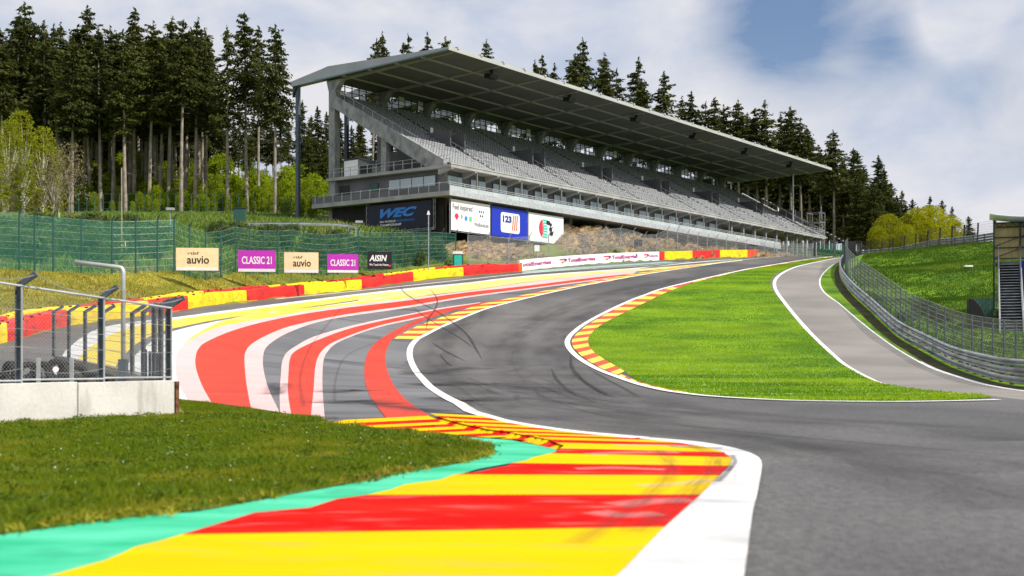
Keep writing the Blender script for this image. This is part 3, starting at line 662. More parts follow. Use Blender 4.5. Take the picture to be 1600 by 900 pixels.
bars(('painted_kerb', 'flat red and yellow kerb outside the climbing bend, left of the white line'), KO, KI, 44, M['yel_k'], M['red_k'], .042)
ribbon('track_edge_line', [p for p in wl_ground if p[1] > 34.0] + [flat_(*q) for q in ((735, 641.4), (745, 644.8), (760, 649.3))], lambda t: .34 if t > .62 else .30, M['line_white'], .046)
# --- kerb round the grass tongue
TWL = [(1325, 398.8), (1290, 402.3), (1250, 407.5), (1175, 420), (1125, 430.5), (1085, 439.5), (1035, 452), (1010, 461), (985, 470.5), (947, 488.5), (915, 506), (897, 519.5), (888, 530), (887, 540), (895, 552), (910, 564.5),
       (935, 578.5), (960, 588.5), (997, 601.5), (1035, 611), (1070, 616.5), (1110, 621), (1180, 625.5), (1260, 628.5), (1400, 630), (1560, 627)]
twl = line(TWL, 6)
TI = [(905, 520), (894, 530), (893, 540), (902, 552), (917, 564.5), (941, 578.5)]
TKI = [(1062, 446.5), (1037, 453), (1012, 461.5), (988, 470.8), (952, 488.8), (922, 506), (904, 519.5), (895, 530), (894, 540), (902, 551), (917, 563.5), (941, 577.3), (964, 587)]
TKO = [(1068, 447.5), (1045, 456), (1022, 466.5), (1000, 477.5), (968, 493), (941, 507.5), (925, 520.5), (919, 530), (920, 540), (927, 550), (941, 560.5), (960, 572), (976, 581.5)]
bars(('painted_kerb', 'red and yellow kerb wrapped round the tip of the grass tongue'), TKO, TKI, 30, M['yel_k'], M['red_k'], .050, first=1)
TK2I = [(966, 589), (997, 600.7), (1035, 610), (1075, 616)]; TK2O = [(970, 586), (1001, 598.7), (1040, 608.6), (1075, 615)]
bars(('painted_kerb', 'thin red and yellow kerb edging the near side of the grass tongue'), TK2O, TK2I, 9, M['yel_k'], M['red_k'], .048)
TK3I = [(1300, 401.3), (1175, 419.2), (1125, 429.6), (1085, 438.6), (1060, 445)]; TK3O = [(1300, 401.8), (1175, 420.6), (1125, 432), (1085, 442), (1062, 448)]
bars(('painted_kerb', 'narrow red and yellow kerb along the far upper side of the grass tongue'), TK3O, TK3I, 22, M['yel_k'], M['red_k'], .048)
ribbon('tongue_edge_line', twl, lambda t: .34, M['line_white'], .056)
# --- old road on the right
ORL = [(1326, 401), (1300, 405), (1280, 409), (1262, 412.8), (1242, 418), (1226, 425), (1214, 434), (1210, 443), (1213, 455), (1225, 472), (1245, 497), (1270, 525), (1297, 551), (1320, 571), (1355, 591), (1387, 603), (1460, 613.5), (1550, 620)]
orl = line(ORL, 6)
sheet('old_road_asphalt', line([(1326, 400)] + ORL[1:], 5) + [hit(1700, 640)] + orr[::-1], M['old_asphalt'], .026, 2.0)
ribbon('old_road_left_line', orl[:-6], lambda t: .30, M['line_white'], .034)
ribbon('old_road_right_line', orr, .26, M['line_white'], .034)
# --- lawn between the two roads
tongue = [q for q in line([(1318, 400.2)] + [(u + 1, v + .9) for u, v in TWL[1:6]], 5)] + line(TKO[1:] + [(1001, 599.5), (1037, 609), (1070, 615), (1110, 619.5), (1180, 624), (1260, 627), (1340, 628.5), (1430, 627.5), (1500, 625.5), (1550, 622.5)], 5) \
    + line([(1535, 618), (1460, 612.3), (1387, 602), (1353, 590.5), (1318, 571), (1293, 550), (1266, 524), (1241, 497), (1221, 472), (1208, 455), (1204, 442), (1210, 431), (1224, 423), (1240, 416.5), (1262, 411.5), (1280, 407.8), (1305, 403)], 5)
sheet('lawn_between_roads', tongue, M['lawn_ground'], .036, 1.5)
# --- right verge between old road and guardrail
sheet('right_verge', orr + [(72, 36.5)] + [(x - .2, y) for x, y in RAIL][1:], M['dirt_and_shade'], .030, 1.5)  # dark dirt strip whose colour also holds the guardrail's shadow
vg = line([(u, v) for u, v in ORR[:12]] + [(1438, 566)], 4); 
verge_in = line([(1317, 409), (1306, 420), (1304, 436), (1311, 455), (1334, 481), (1362, 508), (1392, 533), (1415, 549), (1440, 566)], 4)
sheet('right_verge_grass', vg + verge_in[::-1], M['lawn_ground'], .038, 1.5)

# ================================================================ NEAR KERB (raised, stepped bars; bars run straight across)
KZ = .05
def yv(v): return (CAM_H - KZ) * FPX / (v - HOR)     # distance on the level ground
VB = [823, 772.5, 742.5, 727.5, 714, 706.5, 697, 692, 687.5, 684, 680.5, 677, 672.7, 669, 664.7, 661.3, 657.5, 653.5, 649.5]
inner = [(930, 925), (970, 893), (1035, 826), (1067, 797), (1095, 772), (1120, 747), (1140, 727), (1144, 716), (1130, 706), (1100, 697.5), (1050, 690), (975, 683), (900, 676), (840, 668), (790, 659.5), (752, 649), (728, 642)]
outer_ = [(-40, 930), (75, 900), (175, 872), (217, 851), (250, 845), (400, 800), (477, 795), (540, 775), (590, 772), (635, 756), (672, 755), (710, 742.5), (742, 742), (762, 735), (785, 734), (800, 727.5), (820, 725), (832, 720),
          (865, 713), (882, 702), (868, 697), (857, 692), (837, 688), (825, 686), (800, 681), (760, 675), (720, 666), (690, 657), (672, 649.5)]
def flat(u, v): Y = yv(v); return ((u - 800) / FPX * Y, Y)
inn = [flat(*q) for q in inner] ; ou = [flat(*q) for q in outer_]
inn = [(inn[0][0] + 2.0, 3.5)] + inn; ou = [(-6.5, 3.5)] + ou
def xat(P, Y):    # first crossing of a polyline by a given distance
    for a, b in zip(P[:-1], P[1:]):
        if (a[1] - Y) * (b[1] - Y) <= 0 and a[1] != b[1]: return a[0] + (b[0] - a[0]) * (Y - a[1]) / (b[1] - a[1])
    return P[-1][0]
kerb = thing('raised_kerb', 'wide raised red and yellow kerb in the foreground ending in a white edge', 'kerb')
def khgt(X, Y):   # rises from the white edge to the back, tapering off near the camera
    xi = np.array([xat(inn, y) for y in Y]); xo = np.array([xat(ou, y) for y in Y])
    t = np.clip((xi - X) / np.maximum(xi - xo, .3), 0, 1)
    return .055 * t * smooth((Y - 13) / 4)
ybs = [3.6, 5.3, 7.2] + [yv(v) for v in VB]
for i in range(len(ybs) - 1):
    a, b = ybs[i], ybs[i + 1]; ys_ = np.linspace(a, b, 5 if a > 12 else 9)
    # which colour: yellow is the bar that starts at v=823 towards the camera
    col = M['yellow'] if (i % 2 == 0) else M['red']
    V = []; nn = 14
    def lean(yb, k):      # the first bar edge in view runs slightly askew
        return yb - (.42 * (1 - k / nn) if abs(yb - yv(823)) < .01 else (.03 * (1 - k / nn) if abs(yb - yv(772.5)) < .01 else 0))
    for y in ys_:
        s_ = (y - a) / (b - a); yk = [lean(a, k) * (1 - s_) + lean(b, k) * s_ for k in range(nn + 1)]
        xl, xr_ = xat(ou, yk[0]), xat(inn, yk[-1])
        for k in range(nn + 1): V.append((xl + (xr_ - xl) * k / nn, yk[k]))
    V = np.array(V); Z = .050 + khgt(V[:, 0], V[:, 1])
    F = [(j * (nn + 1) + k, j * (nn + 1) + k + 1, (j + 1) * (nn + 1) + k + 1, (j + 1) * (nn + 1) + k) for j in range(len(ys_) - 1) for k in range(nn)]
    o = npmesh('kerb_bar', np.column_stack([V, Z]), F, col, parent=kerb)
# serrated back edge
backpx = [(690, 656.3), (720, 665.5), (760, 674.5), (800, 681.3), (825, 686), (857, 692.5), (880, 700.5)]
bp = [flat(*q) for q in spline(backpx, 3)]
tot = [0.0]
for i in range(1, len(bp)): tot.append(tot[-1] + math.hypot(bp[i][0] - bp[i - 1][0], bp[i][1] - bp[i - 1][1]))
nt_ = int(tot[-1] / .30)
for i in range(nt_):
    s0, s1 = i / nt_ * tot[-1], (i + .8) / nt_ * tot[-1]
    p = Vector((float(np.interp(s0, tot, [q[0] for q in bp])), float(np.interp(s0, tot, [q[1] for q in bp])), 0))
    q = Vector((float(np.interp(s1, tot, [q[0] for q in bp])), float(np.interp(s1, tot, [q[1] for q in bp])), 0))
    d = (q - p); nr = Vector((d.y, -d.x, 0)).normalized(); nr = nr if nr.x < 0 else -nr
    yi = (p.y + q.y) / 2; k = sum(1 for y in ybs if y < yi) - 1
    mb = MB(); h = .115
    P = [p + nr * .18, q + nr * .18, q - nr * .12, p - nr * .12]
    mb.add([P[0] + Vector((0, 0, .03)), P[1] + Vector((0, 0, .03)), P[2] + Vector((0, 0, .05)), P[3] + Vector((0, 0, .05)), p + Vector((0, 0, h)) - nr * .08, q * .5 + p * .5 + Vector((0, 0, h)) - nr * .08],
           [(0, 1, 5, 4), (1, 2, 5), (2, 3, 4, 5), (3, 0, 4)])
    mb.build('kerb_tooth', M['yellow'] if k % 2 == 0 else M['red'], kerb)
# lower wing of the kerb, bars slightly slanted
wing_top = [(512, 661), (540, 656), (672, 649.5)]
wing = [flat(*q) for q in [(512, 661), (540, 656), (600, 653), (672, 649.3), (690, 656), (720, 665.5), (760, 674.5), (800, 681), (837, 689), (790, 686), (720, 680), (635, 672), (552, 665)]]
def tilt(u, v): return v - (u - 690) * -.055
sl = [640, 654.6, 659.3, 663.3, 667.3, 671.5, 675.6, 680, 684.5, 690, 700]
for i in range(len(sl) - 1):
    band = [flat(u, sl[i] + (690 - u) * .045) for u in (500, 700, 850)] + [flat(u, sl[i + 1] + (690 - u) * .045) for u in (850, 700, 500)]
    # clip by testing: build on the wing polygon with a fine cut
    P = dens(wing, .25)
    def clip(poly, fn):
        o = []
        for k in range(len(poly)):
            a, b = poly[k], poly[(k + 1) % len(poly)]; fa, fb = fn(a), fn(b)
            if fa >= 0: o.append(a)
            if fa * fb < 0: t = fa / (fa - fb); o.append((a[0] + (b[0] - a[0]) * t, a[1] + (b[1] - a[1]) * t))
        return o
    def vof(p): return HOR + (CAM_H - KZ) * FPX / p[1]
    def uof(p): return 800 + FPX * p[0] / p[1]
    q = clip(P, lambda p: vof(p) - (sl[i] + (690 - uof(p)) * .045)); q = clip(q, lambda p: (sl[i + 1] + (690 - uof(p)) * .045) - vof(p)) if len(q) > 2 else q
    if len(q) > 2: sheet('kerb_wing_bar', q, M['red'] if i % 2 else M['yellow'], .050, .6, parent=kerb)
# broad white edge of the near kerb
wo = [(1150, 930), (1162, 900), (1175, 805), (1182, 775), (1189, 740), (1190, 722), (1181, 711), (1150, 700), (1100, 690.8), (1050, 685.8), (1000, 681.8)]
wi = inner[0:11] + [(1000, 685)]
sheet('kerb_white_edge', [(1.35, 3.5)] + [flat(*q) for q in spline(wo, 4)] + [flat(*q) for q in reversed(wi)] + [(.9, 3.5)], M['white'], .047, .5, parent=kerb)
ribbon('kerb_white_line', [flat(*q) for q in spline([(1000, 683.4), (900, 674.5), (840, 666.5), (790, 657.8), (760, 649.3)], 5)], lambda t: .42 - .10 * t, M['line_white'], .0485, parent=kerb)
# --- green painted strip behind the kerb
grass_px = [(0, 834), (87, 822), (200, 807), (312, 797), (400, 781), (490, 765), (560, 752), (640, 736), (702, 726), (740, 717), (762, 709), (772, 702), (764, 697), (740, 692), (690, 683), (652, 676.5), (600, 671), (552, 666), (512, 661.5)]
gpx = [flat(*q) for q in spline(grass_px, 3)]
sheet('green_painted_strip', [(-9.5, 3.5), (-8.0, 8.4)] + gpx + [flat(540, 666), flat(635, 673), flat(720, 681), flat(800, 687), flat(866, 700), flat(880, 708)] + [(-.4, 15.0), (-1.2, 12.5), (-2.3, 10.5), (-2.8, 8.0), (-4.4, 3.5)], M['green'], .042, .7)
# --- near grass island
island = [(-24.2, -30), (-14, -30), (-11, 3.0), (-8.2, 8.4)] + gpx + [hit(u, v) for u, v in ((500, 655.5), (440, 649.5), (390, 641.5), (327, 632.5), (270, 626.3))] + [(-8.6, 28.4), (-16, 29.5), (-24.2, 31)]
sheet('near_grass', island, M['verge_ground'], .05, 1.0)
# weathered seam where the run-off asphalt meets the grass
ribbon('run_off_seam', [hit(u, v) for u, v in ((270, 625.6), (327, 631.8), (390, 640.8), (440, 648.8), (500, 654.8), (530, 656))], .14, M['dirt_and_shade'], .054)

# --- tyre marks
def skid(px, w, name='tyre_mark', off=.058): ribbon(name, [hit(*q) for q in spline(px, 6)], w * .95, M['rub_skid'], off, taper=True, parent=asphalt)
skid([(626, 448), (632, 458), (650, 470), (680, 486), (705, 503), (730, 524), (745, 548), (753, 562)], .22)
skid([(644, 480), (660, 493), (690, 512), (720, 530), (742, 546)], .16)
skid([(675, 536), (690, 546), (708, 556), (728, 566)], .20)
skid([(672, 452), (683, 468), (680, 484), (669, 500), (666, 518)], .16)
skid([(688, 555), (697, 566), (706, 574)], .14)
skid([(692, 474), (697, 482)], .2)
skid([(892, 556), (893, 572), (902, 588), (920, 602), (944, 616), (965, 624)], .26)
skid([(900, 580), (912, 596), (935, 612), (950, 620)], .14)
skid([(918, 576), (945, 592), (975, 608), (1000, 623)], .16)
skid([(862, 578), (870, 594), (884, 608), (900, 620)], .22)
skid([(888, 612), (910, 622), (935, 632)], .12)

# --- rubbered racing line, smudges and scrapes
def soft(name, px, w, m, off): ribbon(name, [hit(*q) for q in spline(px, 6)], w, M[m], off, parent=asphalt)
soft('rubbered_line', [(1290, 402.5), (1200, 414), (1120, 427), (1040, 445), (975, 466), (925, 488), (885, 515), (868, 540), (872, 566), (900, 594), (960, 618), (1060, 640), (1200, 655), (1400, 668), (1620, 690)], 3.4, 'rub_line', .030)
soft('rubbered_line', [(1060, 436), (980, 452), (900, 474), (840, 500), (800, 530), (790, 560), (810, 590), (860, 620), (950, 648), (1100, 672), (1300, 700), (1600, 740)], 3.0, 'rub_line', .0305)
soft('rubbered_line', [(760, 486), (720, 510), (690, 540), (690, 575), (720, 605), (780, 635), (880, 660), (1000, 674), (1160, 690), (1400, 745), (1600, 800)], 2.2, 'rub_line', .031)
for k, (px, w_) in enumerate((([(665, 600), (700, 603), (745, 598)], 3.2), ([(690, 622), (740, 628), (800, 622)], 2.6), ([(655, 585), (700, 580), (750, 575)], 3.0), ([(600, 632), (640, 641), (690, 645)], 1.6), ([(500, 632), (545, 628), (590, 634)], 2.6),
        ([(505, 615), (540, 611), (575, 613)], 2.2), ([(650, 640), (700, 648), (740, 650)], 1.4), ([(760, 600), (830, 608), (900, 612)], 3.0), ([(420, 618), (432, 612), (438, 600)], 1.2))):
    soft('dark_smudge', px, w_, 'smudge', .0315 if px[0][0] > 640 else .040)
for px in ([(1134, 736), (1146, 722), (1143, 711)], [(1120, 752), (1134, 738), (1142, 728)]): ribbon('white_edge_scuff', [flat(*q) for q in spline(px, 5)], .16, M['smudge'], .0515)
for px, w_ in (([(1000, 760), (1060, 757), (1110, 750)], .35), ([(960, 790), (1020, 784), (1080, 782)], .5), ([(920, 715), (980, 711), (1060, 709)], .4), ([(960, 700), (1030, 698), (1080, 699)], .5), ([(900, 735), (960, 733), (1040, 735)], .3), ([(930, 800), (970, 806), (1030, 803)], .4)):
    pts_ = [flat(*q) for q in spline(px, 5)]
    o = ribbon('kerb_scrape', pts_, w_, M['scrape'], .0, parent=kerb)
    for v in o.data.vertices: v.co.z = .054 + float(khgt(np.array([v.co.x]), np.array([v.co.y]))[0]) + .003
for px, w_ in (([(990, 832), (1040, 800), (1085, 765), (1115, 735), (1118, 712), (1080, 698)], .35), ([(900, 850), (960, 812), (1020, 770), (1050, 735), (1030, 706)], .25)):
    o = ribbon('kerb_rubber', [flat(*q) for q in spline(px, 6)], w_, M['faint'], .0, parent=kerb)
    for v in o.data.vertices: v.co.z = .0585 + float(khgt(np.array([v.co.x]), np.array([v.co.y]))[0])
soft('rubbered_line', [(980, 702), (1060, 704), (1130, 706)], .5, 'smudge', .064)

rs_ = random.Random(5)
for i in range(2):     # faint crossing marks over the painted run-off
    u0, v0 = rs_.uniform(330, 640), rs_.uniform(600, 640); u1 = u0 + rs_.uniform(-60, 40); v1 = rs_.uniform(505, 560); u2 = u1 + rs_.uniform(40, 160); v2 = rs_.uniform(470, 498)
    ribbon('faint_tyre_mark', [hit(*q) for q in spline([(u0, v0), ((u0 + u1) / 2 - 8, (v0 + v1) / 2), (u1, v1), ((u1 + u2) / 2 - 6, (v1 + v2) / 2 + 4), (u2, v2)], 6)], rs_.uniform(.12, .26), M['faint'], .0605 + i * .0002, parent=asphalt)
for i in range(14):
    u0 = rs_.uniform(700, 900); v0 = rs_.uniform(590, 640)
    ribbon('faint_tyre_mark', [hit(*q) for q in spline([(u0, v0), (u0 + rs_.uniform(10, 50), v0 + rs_.uniform(10, 22)), (u0 + 130, v0 + rs_.uniform(24, 38)), (u0 + 300, v0 + rs_.uniform(34, 55))], 6)], rs_.uniform(.12, .3), M['faint'], .0605 + i * .0002, parent=asphalt)
ribbon('paving_seam', line([(1320, 400.5), (1150, 417), (1030, 440), (930, 470), (860, 500), (815, 530), (800, 560), (815, 592), (860, 625), (960, 654), (1120, 672), (1300, 690), (1600, 715)], 6), .035, M['rubber'], .0255, parent=asphalt)

# ================================================================ SAFETY BARRIERS (left side)
def zoff(p, dz=0): return Vector((p[0], p[1], g1(p[0], p[1]) + dz))
def along(P, s):   # point on a polyline (list of xy) at length s, with its direction
    t = 0
    for a, b in zip(P[:-1], P[1:]):
        l = math.hypot(b[0] - a[0], b[1] - a[1])
        if s <= t + l or b is P[-1]:
            k = (s - t) / l; return (a[0] + (b[0] - a[0]) * k, a[1] + (b[1] - a[1]) * k), ((b[0] - a[0]) / l, (b[1] - a[1]) / l)
        t += l
def plen(P): return sum(math.hypot(b[0] - a[0], b[1] - a[1]) for a, b in zip(P[:-1], P[1:]))
def at_u(P, u):    # where a ground polyline crosses the view column u
    k = (u - 800) / FPX; best = None
    for a, b in zip(P[:-1], P[1:]):
        fa, fb = a[0] - k * a[1], b[0] - k * b[1]
        if fa * fb <= 0 and fa != fb:
            t = fa / (fa - fb); return (a[0] + (b[0] - a[0]) * t, a[1] + (b[1] - a[1]) * t)
    return P[0] if abs(P[0][0] - k * P[0][1]) < abs(P[-1][0] - k * P[-1][1]) else P[-1]
FRONT = [world(u, v, y)[:2] for u, v, y in ((-330, 560, 40), (0, 537, 57), (105, 514, 66), (294, 484, 80), (385, 472, 93), (476, 460, 102), (565, 450, 110), (646, 440.5, 118), (724, 431, 124.5), (816, 423, 131))]
FRONT = spline(FRONT, 8)
def tyre_wall(P, u0, u1, m, hgt, dep, label, back=0.0, taper=1.0, seg=.9):
    a, b = at_u(P, u0), at_u(P, u1)
    pts = [a] + [p for p in P if a[1] + .5 < p[1] < b[1] - .5] + [b]
    pts = dens(pts + [], seg)[:0] or pts
    n = max(2, int(plen(pts) / seg)); Ls = plen(pts)
    root = thing('safety_barrier', label, 'barrier', (*a, g1(*a)), 0, 'red and yellow tyre barriers along the left of the track')
    V = []; F = []; prof = [(0, -.35), (0, .0), (.0, hgt * .5), (.03, hgt * .93), (.09, hgt), (dep - .08, hgt), (dep, hgt * .93), (dep, -.35)]
    r = random.Random(int(u0 * 7 + back * 10)); base = Vector((*a, g1(*a))); k = len(prof)
    for i in range(n + 1):
        p, d = along(pts, min(Ls * i / n, Ls - 1e-4)); nn = (-d[1], d[0]) if -d[1] < 0 else (d[1], -d[0])
        jz = r.uniform(-.035, .03); jx = r.uniform(-.025, .025)
        for (o, h) in prof:
            q = (p[0] + nn[0] * (o + back + jx), p[1] + nn[1] * (o + back + jx)); zz = g1(p[0] + nn[0] * back * .35, p[1] + nn[1] * back * .35)
            V.append(Vector((*q, zz + h + (jz if h > hgt * .8 else 0))) - base)
    for i in range(n):
        for j in range(k - 1): F.append((i * k + j, (i + 1) * k + j, (i + 1) * k + j + 1, i * k + j + 1))
    F += [tuple(range(k)), tuple(range(n * k, n * k + k))[::-1]]
    mb = MB(); mb.v = V; mb.f = F; mb.build('cover', m, root)
    # binding holes and scuffed top edge where the rubber shows
    for i in range(n):
        if r.random() < .55:
            c = V[i * k + 5] if r.random() < .4 else V[i * k + 4]; e = V[(i + 1) * k + 4]; f = (e - V[i * k + 4]).normalized()
            q = c + f * r.uniform(0, .4); l = r.uniform(.08, .3)
            MB().bar(q, q + f * l, .12, r.uniform(.05, .09)).build('exposed_tyre', M['tyre'], root)
    return root
fr = [(-60, 11, M['yel_b']), (11, 105, M['red_b']), (105, 232, M['yel_b']), (232, 294, M['red_b']), (294, 385, M['yel_b']), (385, 476, M['red_b']), (476, 565, M['yel_b']), (565, 646, M['red_b']), (646, 724, M['yel_b']), (724, 810, M['red_b'])]
cnt = {'red': 0, 'yellow': 0}
for i, (a, b, m) in enumerate(fr):
    c = 'red' if m is M['red_b'] else 'yellow'; cnt[c] += 1
    tyre_wall(FRONT, a, b, m, .92, .75, f'{c} covered tyre barrier in the front row, {ORD[cnt[c] - 1]} {c} length from the left')
tyre_wall(FRONT, 810, 816, M['orange_b'], .92, .75, 'short orange end piece of the front barrier row beside the white wall')
bk = [(-60, 45, M['red_b']), (45, 148, M['yel_b']), (148, 248, M['red_b']), (248, 341, M['yel_b']), (341, 437, M['red_b']), (437, 525, M['yel_b']), (525, 614, M['red_b']), (614, 692, M['yel_b']), (692, 789, M['red_b'])]
cnt = {'red': 0, 'yellow': 0}
for i, (a, b, m) in enumerate(bk):
    c = 'red' if m is M['red_b'] else 'yellow'; cnt[c] += 1
    tyre_wall(FRONT, a, b, m, .98, .7, f'{c} covered tyre barrier in the back row, {ORD[cnt[c] - 1]} {c} length from the left', back=1.0)
# sponsor wall and coloured wall beyond
WALLP = [world(u, v, y)[:2] for u, v, y in ((812, 423, 131), (900, 416, 143), (1000, 410, 159), (1038, 408, 166), (1082, 405, 174), (1125, 402.7, 182), (1168, 401.5, 190), (1190, 401, 195))]
def wall_run(name, u0, u1, m, h, th, label, cat='wall', group=None, P=None, inset=0):
    P = P or WALLP; a, b = at_u(P, u0), at_u(P, u1); pts = [a] + [p for p in P if a[1] + .3 < p[1] < b[1] - .3] + [b]
    root = thing(name, label, cat, (*a, g1(*a)), 0, group); base = Vector((*a, g1(*a)))
    V = []; F = []
    pts = [along(pts, min(plen(pts) * i / 12, plen(pts) - 1e-4)) for i in range(13)]
    for p, d in pts:
        nn = (-d[1], d[0]) if -d[1] < 0 else (d[1], -d[0]); z = g1(*p)
        for o, hh in ((0, -.4), (0, h), (th, h), (th, -.4)): V.append(Vector((p[0] + nn[0] * o, p[1] + nn[1] * o, z + hh)) - base)
    for i in range(12):
        for j in range(3): F.append((i * 4 + j, (i + 1) * 4 + j, (i + 1) * 4 + j + 1, i * 4 + j + 1))
    F += [(0, 1, 2, 3), (51, 50, 49, 48)]
    mb = MB(); mb.v = V; mb.f = F; mb.build('wall_panel', m, root); return root, a, b
wroot, wa, wb = wall_run('sponsor_wall', 812, 1030, M['sign_white'], 1.22, .35, 'long low white advertising wall with repeated sponsor lettering beside the track', 'wall')
inv = Matrix.Translation(-Vector(wroot.location))
WT = [p for p, d in [along([wa] + [p for p in WALLP if wa[1] < p[1] < wb[1]] + [wb], x) for x in (0, 8, 16, 24, 32)]]
def wall_text(u0, u1, s, m, name, zf0, zf1, P=WALLP, bold=.02):
    a, b = at_u(P, u0), at_u(P, u1); A = zoff(a); B = zoff(b); d = (B - A); l = d.length; n = Vector((d.y, -d.x, 0)).normalized(); n = n if n.x > 0 else -n
    o = A + n * .05 + Vector((0, 0, zf0)); return text(name, s, m, inv @ frame(o, d, (0, 0, 1)), width=l, height=zf1 - zf0, parent=wroot, bold=bold)
def swoosh(u0, u1, zf0, zf1):
    a, b = at_u(WALLP, u0), at_u(WALLP, u1); A = zoff(a); B = zoff(b); d = (B - A); n = Vector((d.y, -d.x, 0)).normalized(); n = n if n.x > 0 else -n; h = zf1 - zf0
    def P(x, z): return inv @ (A + d * x + n * .06 + Vector((0, 0, zf0 + z * h)))
    MB().add([P(0, .9), P(.75, .95), P(.7, .7), P(.15, .72)], [(0, 1, 2, 3)]).build('emblem_red', M['ink_red'], wroot)
    MB().add([P(.7, .95), P(1, .8), P(1, .5), P(.85, .35), P(.8, .55), P(.72, .72)], [(0, 1, 2, 3, 4, 5)]).build('emblem_blue', M['ink_navy'], wroot)
    MB().add([P(.25, .35), P(.85, .5), P(.55, .1)], [(0, 1, 2)]).build('emblem_orange', M['ink_orange'], wroot)
wall_text(817, 861, 'otalEnergies', M['ink_magenta'], 'lettering', .36, .92)
for a, b in ((887, 930), (956, 996)): wall_text(a, b, 'TotalEnergies', M['ink_magenta'], 'lettering', .36, .92)
for a, b in ((873, 885), (942, 954), (1005, 1013)): swoosh(a, b, .36, .98)
wall_text(1013.5, 1028, 'TotalEnergies', M['ink_magenta'], 'lettering', .42, .85)
for i, (a, b, m, c) in enumerate(((1030, 1038.5, M['red_b'], 'short red block at the end of the white advertising wall'), (1038.5, 1082, M['yel_b'], 'long yellow barrier block beyond the white advertising wall'),
                                  (1082, 1125, M['red_b'], 'long red barrier block between two yellow ones near the crest'), (1125, 1168, M['yel_b'], 'farthest yellow barrier block, sinking behind the crest'), (1168, 1182, M['red_k'], 'dull red block past the farthest yellow one'))):
    wall_run('barrier_block', a, b, m, 1.22, .8, c, 'barrier', 'coloured blocks past the advertising wall')

# ================================================================ FENCES
def fence_posts(P, us, H, m, root, base, arm=(0, 0), r=.06, name='post', box=True, feet=None):
    bot = []; top = []
    for i, u in enumerate(us):
        p = at_u(P, u); h = H(i) if callable(H) else H; z = g1(*p); q = Vector((p[0], p[1], z)) - base
        mb = MB(); mb.bar(q - Vector((0, 0, .3)), q + Vector((0, 0, h)), r * 2, r * 2)
        if arm != (0, 0): mb.bar(q + Vector((0, 0, h)), q + Vector((arm[0], arm[1], h + .45)), r * 1.6, r * 1.6)
        mb.build(name, m, root); bot.append(q); top.append(q + Vector((0, 0, h)))
    return bot, top
def wires(bot, top, hs, r, m, root, name='cable'):
    mb = MB()
    for f in hs:
        for i in range(len(bot) - 1): mb.tube([bot[i].lerp(top[i], f), bot[i + 1].lerp(top[i + 1], f)], r, 4, cap=False)
    return mb.build(name, m, root)
GF = [world(u, v, y)[:2] for u, v, y in ((-80, 423, 77), (0, 421, 80), (176, 428, 86), (272, 426, 89), (368, 426, 100), (455, 427, 106), (560, 424, 114), (630, 418, 122), (712, 411, 129))]
fr_ = thing('catch_fence', 'green netting fence with cranked posts on the bank above the left barriers', 'fence', (*GF[1], g1(*GF[1]))); fb = Vector(fr_.location)
us = [-75, -40, -5, 30, 54, 83, 127, 175, 212, 246, 272, 296, 321, 345, 368, 390, 412, 434, 455, 474, 492, 511, 528, 545, 560, 578, 597, 614, 630, 650, 671, 691, 712]
bt, tp = fence_posts(GF, us, lambda i: 3.75 if us[i] < 600 else 3.75 - (us[i] - 600) / 112 * .6, M['green_post'], fr_, fb, arm=(.22, -.1), r=.055)
netting('netting', bt[:11], tp[:11], M['net_g'], fr_); netting('netting', bt[10:], tp[10:], M['net_gd'], fr_)
wires(bt, tp, (.12, .25, .38, .5, .62, .75, .88, 1), .012, M['steel'], fr_)
# silver fence above the sponsor wall
SF = [(p[0] - .9, p[1] + .7) for p in WALLP] + [(52, 207), (64, 226), (72, 240)]
sr = thing('catch_fence', 'silver wire fence with curved post tops behind the white advertising wall', 'fence', (*SF[0], g1(*SF[0]))); sb = Vector(sr.location)
us = [731, 762, 795, 827, 857, 887, 917, 944, 970, 990, 1008, 1026, 1043, 1059, 1075, 1090, 1105, 1120, 1135, 1150, 1165, 1180, 1195, 1210, 1225, 1240, 1255, 1270]
SFx = [(-5.2, 128.5)] + SF
bt, tp = fence_posts(SFx, us[0:], lambda i: 3.3 if us[i] < 950 else (3.0 if us[i] < 1100 else 2.2), M['steel'], sr, sb, arm=(.3, -.1), r=.045)
netting('netting', bt, tp, M['net_r'], sr); wires(bt, tp, (.2, .4, .6, .8, 1), .014, M['steel'], sr)

# ---- near concrete wall with cranked fence posts (two arms meeting at a corner)
CN = Vector((-7.95, 28.05)); dn = Vector((-.526, -.85))
nw = thing('concrete_wall', 'pale concrete wall with a rusty end beside the near grass, carrying the wire fence', 'wall', (CN.x, CN.y, 0), math.atan2(dn.y, dn.x))
for i in range(10):
    w0, w1 = i * 2.7 - (0 if i else 0), i * 2.7 + 2.68
    mb = MB(); mb.box(w0, w1, -.14, .14, -.3, .83 + .02 * i ** .5 + (0)); mb.build('wall_block', M['concrete'], nw, bevel=.012)
MB().box(-.11, -.012, -.16, .18, -.1, .80).build('end_plate', M['rust'], nw)
